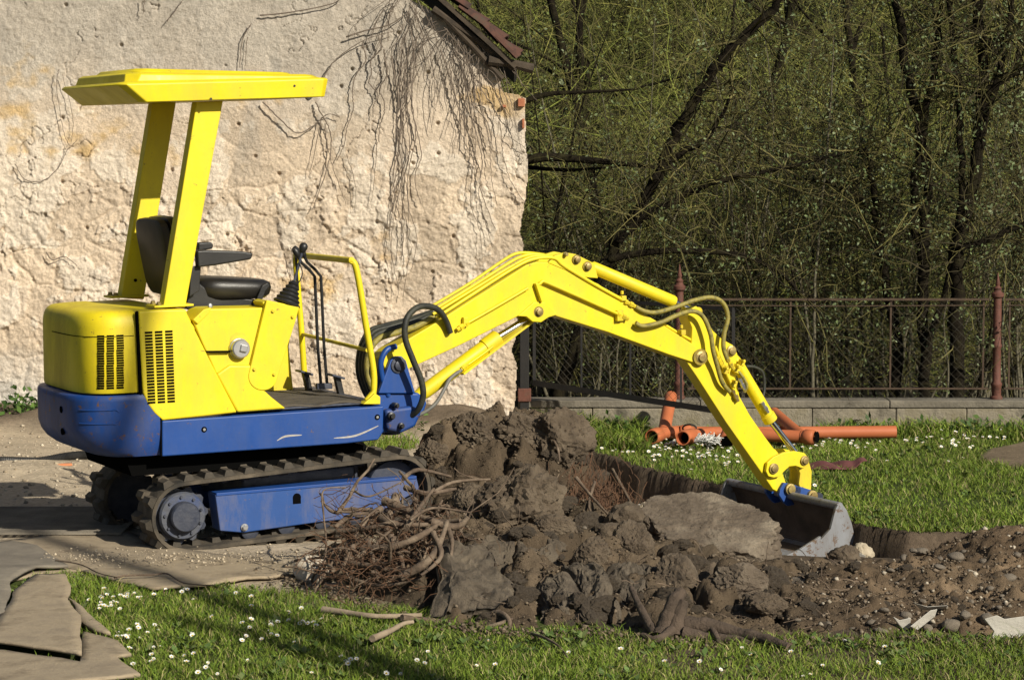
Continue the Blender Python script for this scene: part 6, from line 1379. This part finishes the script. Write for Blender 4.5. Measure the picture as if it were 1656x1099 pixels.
def tree(name, limbs, lab, group=None, ntw=160, twl=(.4, 1.3), twr=.006, nleaf=900, lsize=.03, bark=BARK, seed=1, pal=TP, lpal=LP, catn='tree', upb=.4, base=None):
    """limbs: list of (points, radius0, radius1); twigs spring from them, leaves sit on the twigs"""
    g = np.random.default_rng(seed); b = Vector(base) if base is not None else Vector(limbs[0][0][0]); e = empty(name, b); tagp(e, lab, catn, group)
    st, di = [], []
    for li, (pts, r0, r1) in enumerate(limbs):
        P = smoothpath(pts, 6); n = len(P); P = [p + Vector((g.normal(0, r0 * .25), g.normal(0, r0 * .25), 0)) - b for p in P]
        MB().tube(P, [r0 + (r1 - r0) * k / (n - 1) for k in range(n)], 9).build('trunk' if li == 0 else 'limb', bark, e, smooth=80)
        m_ = max(1, int(ntw * n / sum(len(l[0]) * 6 - 5 for l in limbs)))
        for _ in range(m_):
            k = int(n * (.15 + .85 * g.random() ** .8)); k = min(k, n - 1); st.append(P[k][:]); v = g.normal(0, 1, 3); v[2] += upb; di.append(v)
    if st:
        n = len(st); ln = g.uniform(*twl, n); V, F, C, PP = twigs_arr(st, di, ln, g.uniform(.5, 1.3, n) * twr, g, pal)
        # second order
        idx = g.integers(0, n, n * 4); kk = g.integers(1, 6, n * 4); s2 = PP[idx, kk]; d2 = (PP[idx, kk] - PP[idx, kk - 1]); d2 /= np.linalg.norm(d2, axis=1)[:, None] + 1e-9; d2 = d2 + g.normal(0, .6, d2.shape)
        V2, F2, C2, PP2 = twigs_arr(s2, d2, g.uniform(.25, .6, n * 4) * np.mean(twl), np.full(n * 4, twr * .45), g, pal)
        me = arrmesh('twigs', np.concatenate([V, V2]), np.concatenate([F, F2 + len(V)]), np.concatenate([C, C2])); o = link('twigs', me, TWIG, e); o['kind'] = 'stuff'
        if nleaf:
            sub_ = g.permutation(len(PP2))[:max(4, int(len(PP2) * .38))]; allp = PP2[sub_][:, 1:].reshape(-1, 3); pick = allp[g.integers(0, len(allp), nleaf // 3)]
            o = link('crown', leaves('crown', pick, 3, (.03, .03, .03), lsize, lpal, seed + 5), LEAF, e); o['kind'] = 'stuff'
    return e
def TY(pts, Y): return [atY(a, b, Y + (i * .0)) for i, (a, b) in enumerate(pts)]
tree('leaning_tree', [(TY([(890, 700), (930, 560), (960, 470), (1000, 392), (1040, 325), (1075, 262), (1110, 182), (1150, 120), (1190, 72), (1240, 25), (1300, -45)], 19.5), .052, .034), (TY([(1000, 392), (1040, 352), (1090, 325), (1140, 300), (1200, 285), (1300, 264), (1390, 240)], 19.45), .034, .012), (TY([(1075, 262), (1100, 250), (1150, 215), (1180, 160)], 19.5), .035, .012), (TY([(985, 420), (1030, 410), (1090, 405), (1160, 408), (1210, 415), (1260, 440), (1300, 480)], 19.3), .03, .012)],
     'dark tree trunk leaning right behind the house corner', None, 200, (.4, 1.4), .007, 1500, .028, BARK, 3)
tree('multi_stem_tree', [(TY([(1495, 700), (1498, 560), (1492, 420), (1500, 300), (1484, 190), (1458, 60), (1445, -50)], 19.5), .048, .034), (TY([(1492, 420), (1478, 330), (1497, 190), (1518, 60), (1522, -50)], 19.5), .034, .025), (TY([(1500, 560), (1540, 430), (1555, 260), (1548, 120), (1530, -40)], 19.4), .032, .02)],
     'dark upright tree with forking stems left of the lone red post', None, 170, (.4, 1.3), .007, 2600, .030, BARK, 4)
tree('multi_stem_tree', [(TY([(1545, 700), (1548, 520), (1550, 400), (1580, 250), (1590, 130), (1580, -40)], 19.4), .062, .040), (TY([(1582, 240), (1612, 130), (1632, 40), (1640, -50)], 19.4), .034, .02), (TY([(1585, 160), (1620, 130), (1660, 112), (1740, 80)], 19.3), .036, .025), (TY([(1590, 90), (1620, 60), (1665, 30)], 19.4), .03, .02), (TY([(1550, 400), (1590, 390), (1660, 360)], 19.3), .03, .02)],
     'thickest dark tree beside the lone red post, limb reaching right', None, 200, (.4, 1.3), .007, 3000, .030, BARK, 6)
tree('multi_stem_tree', [(TY([(1440, 700), (1452, 560), (1430, 420), (1418, 330), (1400, 240)], 19.7), .05, .02), (TY([(1425, 370), (1400, 330), (1350, 300), (1300, 290)], 19.7), .03, .01)], 'shorter dark tree with a bent top among the willow scrub', None, 110, (.4, 1.2), .006, 1700, .03, BARK, 7)
tree('multi_stem_tree', [(TY([(1645, 700), (1640, 540), (1650, 380), (1640, 200), (1655, 40)], 21.4), .06, .03)], 'dark tree behind the wire panel past the lone red post', None, 100, (.4, 1.2), .006, 1700, .03, BARK, 8)
tree('pale_sapling', [(TY([(1312, 690), (1316, 560), (1320, 430), (1332, 300), (1343, 180), (1348, 60)], 19.6), .016, .005)], 'thin pale sapling standing straight behind the fence panel', None, 40, (.2, .6), .003, 500, .026, BARKP, 9)
tree('pale_sapling', [(TY([(1320, 690), (1300, 480), (1270, 400), (1235, 330), (1195, 290)], 19.8), .013, .004)], 'thin pale sapling bending left behind the fence panel', None, 40, (.2, .6), .003, 500, .026, BARKP, 10)
tree('broken_branch', [(TY([(838, 262), (880, 254), (940, 258), (1000, 264), (1085, 274)], 19.8), .045, .012), (TY([(850, 270), (920, 275), (1010, 268)], 19.9), .02, .006)], 'dark broken limb jutting out level from behind the house corner', None, 20, (.2, .6), .004, 60, .025, BARK, 11, catn='branch')
tree('broken_branch', [(TY([(842, 165), (890, 152), (950, 149), (1026, 145)], 20.2), .026, .008)], 'thin broken limb with a pale snapped tip near the eave', None, 16, (.2, .5), .004, 40, .025, BARK, 12, catn='branch')
# willow scrub: slim stems rising from one foot
def shrub(px, Y, h, n, spread, seed, lab, nl, name='willow_shrub'):
    g = np.random.default_rng(seed); p = atZ(px, 690, -.3); x = (px - CX) / FPX * Y; z = float(gz(np.array([x]), np.array([Y]))[0]); limbs = []
    for k in range(n):
        dx, dy = g.normal(0, spread), g.normal(0, spread * .5); hh = h * g.uniform(.55, 1.1); b = Vector((x + g.normal(0, .12), Y + g.normal(0, .12), z))
        limbs.append(([b, b + Vector((dx * .25 + g.normal(0, .05), dy * .3, hh * .35)), b + Vector((dx * .6 + g.normal(0, .08), dy * .7, hh * .7)), b + Vector((dx * 1.1, dy, hh))], g.uniform(.008, .018), .003))
    lab = ('tall ' if h > 2.5 else '') + lab.replace('slim stems', 'slim pale stems' if seed % 3 else 'slim dark stems')
    return tree(name, limbs, lab, 'willow shrubs behind the fence', n * 20, (.35, 1.0), .0042, nl, .027, BARKP if seed % 3 else BARK, seed, catn='shrub', upb=.9, base=(x, Y, z))
k = 0
for px, Y, h, n, sp, nl in [(900, 20, 1.8, 6, .5, 500), (960, 19.6, 1.7, 6, .4, 600), (1030, 20.4, 2.4, 7, .5, 900), (1090, 19.7, 1.8, 6, .4, 700), (1150, 20.5, 2.6, 7, .5, 1100), (1210, 19.6, 1.7, 6, .45, 800), (1270, 20.3, 2.6, 7, .5, 1300), (1350, 19.8, 2.2, 7, .5, 1200), (1400, 20.5, 2.9, 8, .5, 1500), (1460, 19.6, 2.0, 7, .5, 1300), (1520, 19.8, 2.3, 8, .5, 1500), (1570, 19.5, 2.0, 7, .5, 1200), (1640, 19.8, 2.6, 8, .5, 1500), (1700, 20.2, 2.8, 7, .5, 1000), (870, 21.5, 3.2, 7, .6, 400), (1000, 22.5, 3.4, 8, .6, 700), (1180, 22.5, 3.6, 8, .6, 1000), (1330, 22.5, 3.8, 9, .7, 1300), (1600, 22.3, 3.8, 9, .7, 1200)]:
    k += 1; shrub(px, Y + .5, h, n, sp, 300 + k, 'leafing willow shrub of slim stems growing behind the fence', int(nl * 1.3))
# far wood on the slope: reads as one mass
g = np.random.default_rng(77)
def slope_pts(n, y0, y1):
    y = y0 + (y1 - y0) * g.random(n) ** 1.0; x = (g.uniform(-.03, .24, n)) * y; return x, y, gz(x, y)
parts = []; n = 38000; x, y, z = slope_pts(n, 23, 44); hgt = g.random(n) ** 1.2 * 2.6
kc = fbm(x * .9, (z + hgt) * .9 + y * .2, 3, 181) + .25 * g.random(n) > .56; x, y, z, hgt = x[kc], y[kc], z[kc], hgt[kc]; n = len(x)
dirs = np.stack([g.normal(0, .7, n), g.normal(0, .5, n), g.uniform(-.1, 1.1, n)], -1)
V, F, C, PP = twigs_arr(np.stack([x, y, z + hgt], -1), dirs, g.uniform(.5, 2.0, n), g.uniform(.0025, .007, n), g, [(.155, .18, .038), (.19, .20, .05), (.105, .11, .03), (.22, .21, .058), (.05, .045, .02)])
pick = PP[g.integers(0, n, 26000), g.integers(1, 5, 26000)]
thk = link('far_wood', arrmesh('far_wood', V, F, C), TWIG); tagp(thk, 'mass of mossy twigs and scrub on the wooded slope', kind='stuff')
lf = link('far_foliage', leaves('far_foliage', pick, 2, (.10, .10, .10), .042, [(.16, .19, .052), (.075, .095, .028), (.13, .145, .05), (.05, .065, .02)], 79), LEAF); tagp(lf, 'young leaves of the wood on the slope, seen as one mass', kind='stuff')
for i in range(34):
    Y = g.uniform(23.5, 40); px = g.uniform(850, 1700); x = (px - CX) / FPX * Y; z = float(gz(np.array([x]), np.array([Y]))[0]); h = g.uniform(3, 6.5); ln_ = g.normal(0, .6); b = Vector((x, Y, z - .1)); r0 = g.uniform(.03, .085)
    lim = [([b, b + Vector((ln_ * .3, 0, h * .35)), b + Vector((ln_ * .7 + g.normal(0, .1), 0, h * .7)), b + Vector((ln_ * 1.2, 0, h))], r0, r0 * .4)]
    for _ in range(3):
        q = b + Vector((ln_ * .5, 0, h * g.uniform(.3, .7))); s_ = g.choice([-1, 1]); lim.append(([q, q + Vector((s_ * .4, g.normal(0, .2), .25)), q + Vector((s_ * g.uniform(.7, 1.4), g.normal(0, .4), g.uniform(.2, .9)))], r0 * .45, .006))
    tree('woodland_tree', lim, 'bare dark tree on the wooded slope behind the scrub', 'trees on the wooded slope', 50, (.5, 1.6), .007, 300, .045, BARK, 500 + i, pal=[(.07, .075, .022), (.10, .10, .03), (.04, .035, .016)], lpal=[(.10, .125, .035), (.075, .095, .028)])
# two slim trees standing behind the viewer to the right: their trunks shade the front lawn
ct = 1 / math.tan(R(SUN_EL)); shd = Vector((-math.sin(R(SUN_AZ)) * ct, math.cos(R(SUN_AZ)) * ct, 0))
for (qx, qy, tx, ty, z1, H, r_, sd) in [(-.635, 9.53, -2.22, 12.0, 6.5, 9.5, .085, 1), (-.65, 9.14, -1.366, 10.04, 6.0, 6.75, .085, 2)]:
    k_ = (tx - qx) / (ty - qy); lx = (k_ * (shd.y + .10) - shd.x); lean = Vector((lx, .10, 0)); S_ = shd + lean
    b = Vector((qx, qy, 0)) - S_ * z1; b.z = float(gz(np.array([b.x]), np.array([b.y]))[0])
    tree('slim_tree', [([b + (lean + Vector((0, 0, 1))) * (H * t) + Vector((.05 * math.sin(t * 9), 0, 0)) for t in (0, .2, .4, .6, .8, 1)], r_, r_ * .6)], ['slim bare tree beside the viewer, taller of the pair', 'slim bare tree beside the viewer, shorter of the pair'][sd - 1], None, 0, nleaf=0, seed=sd)
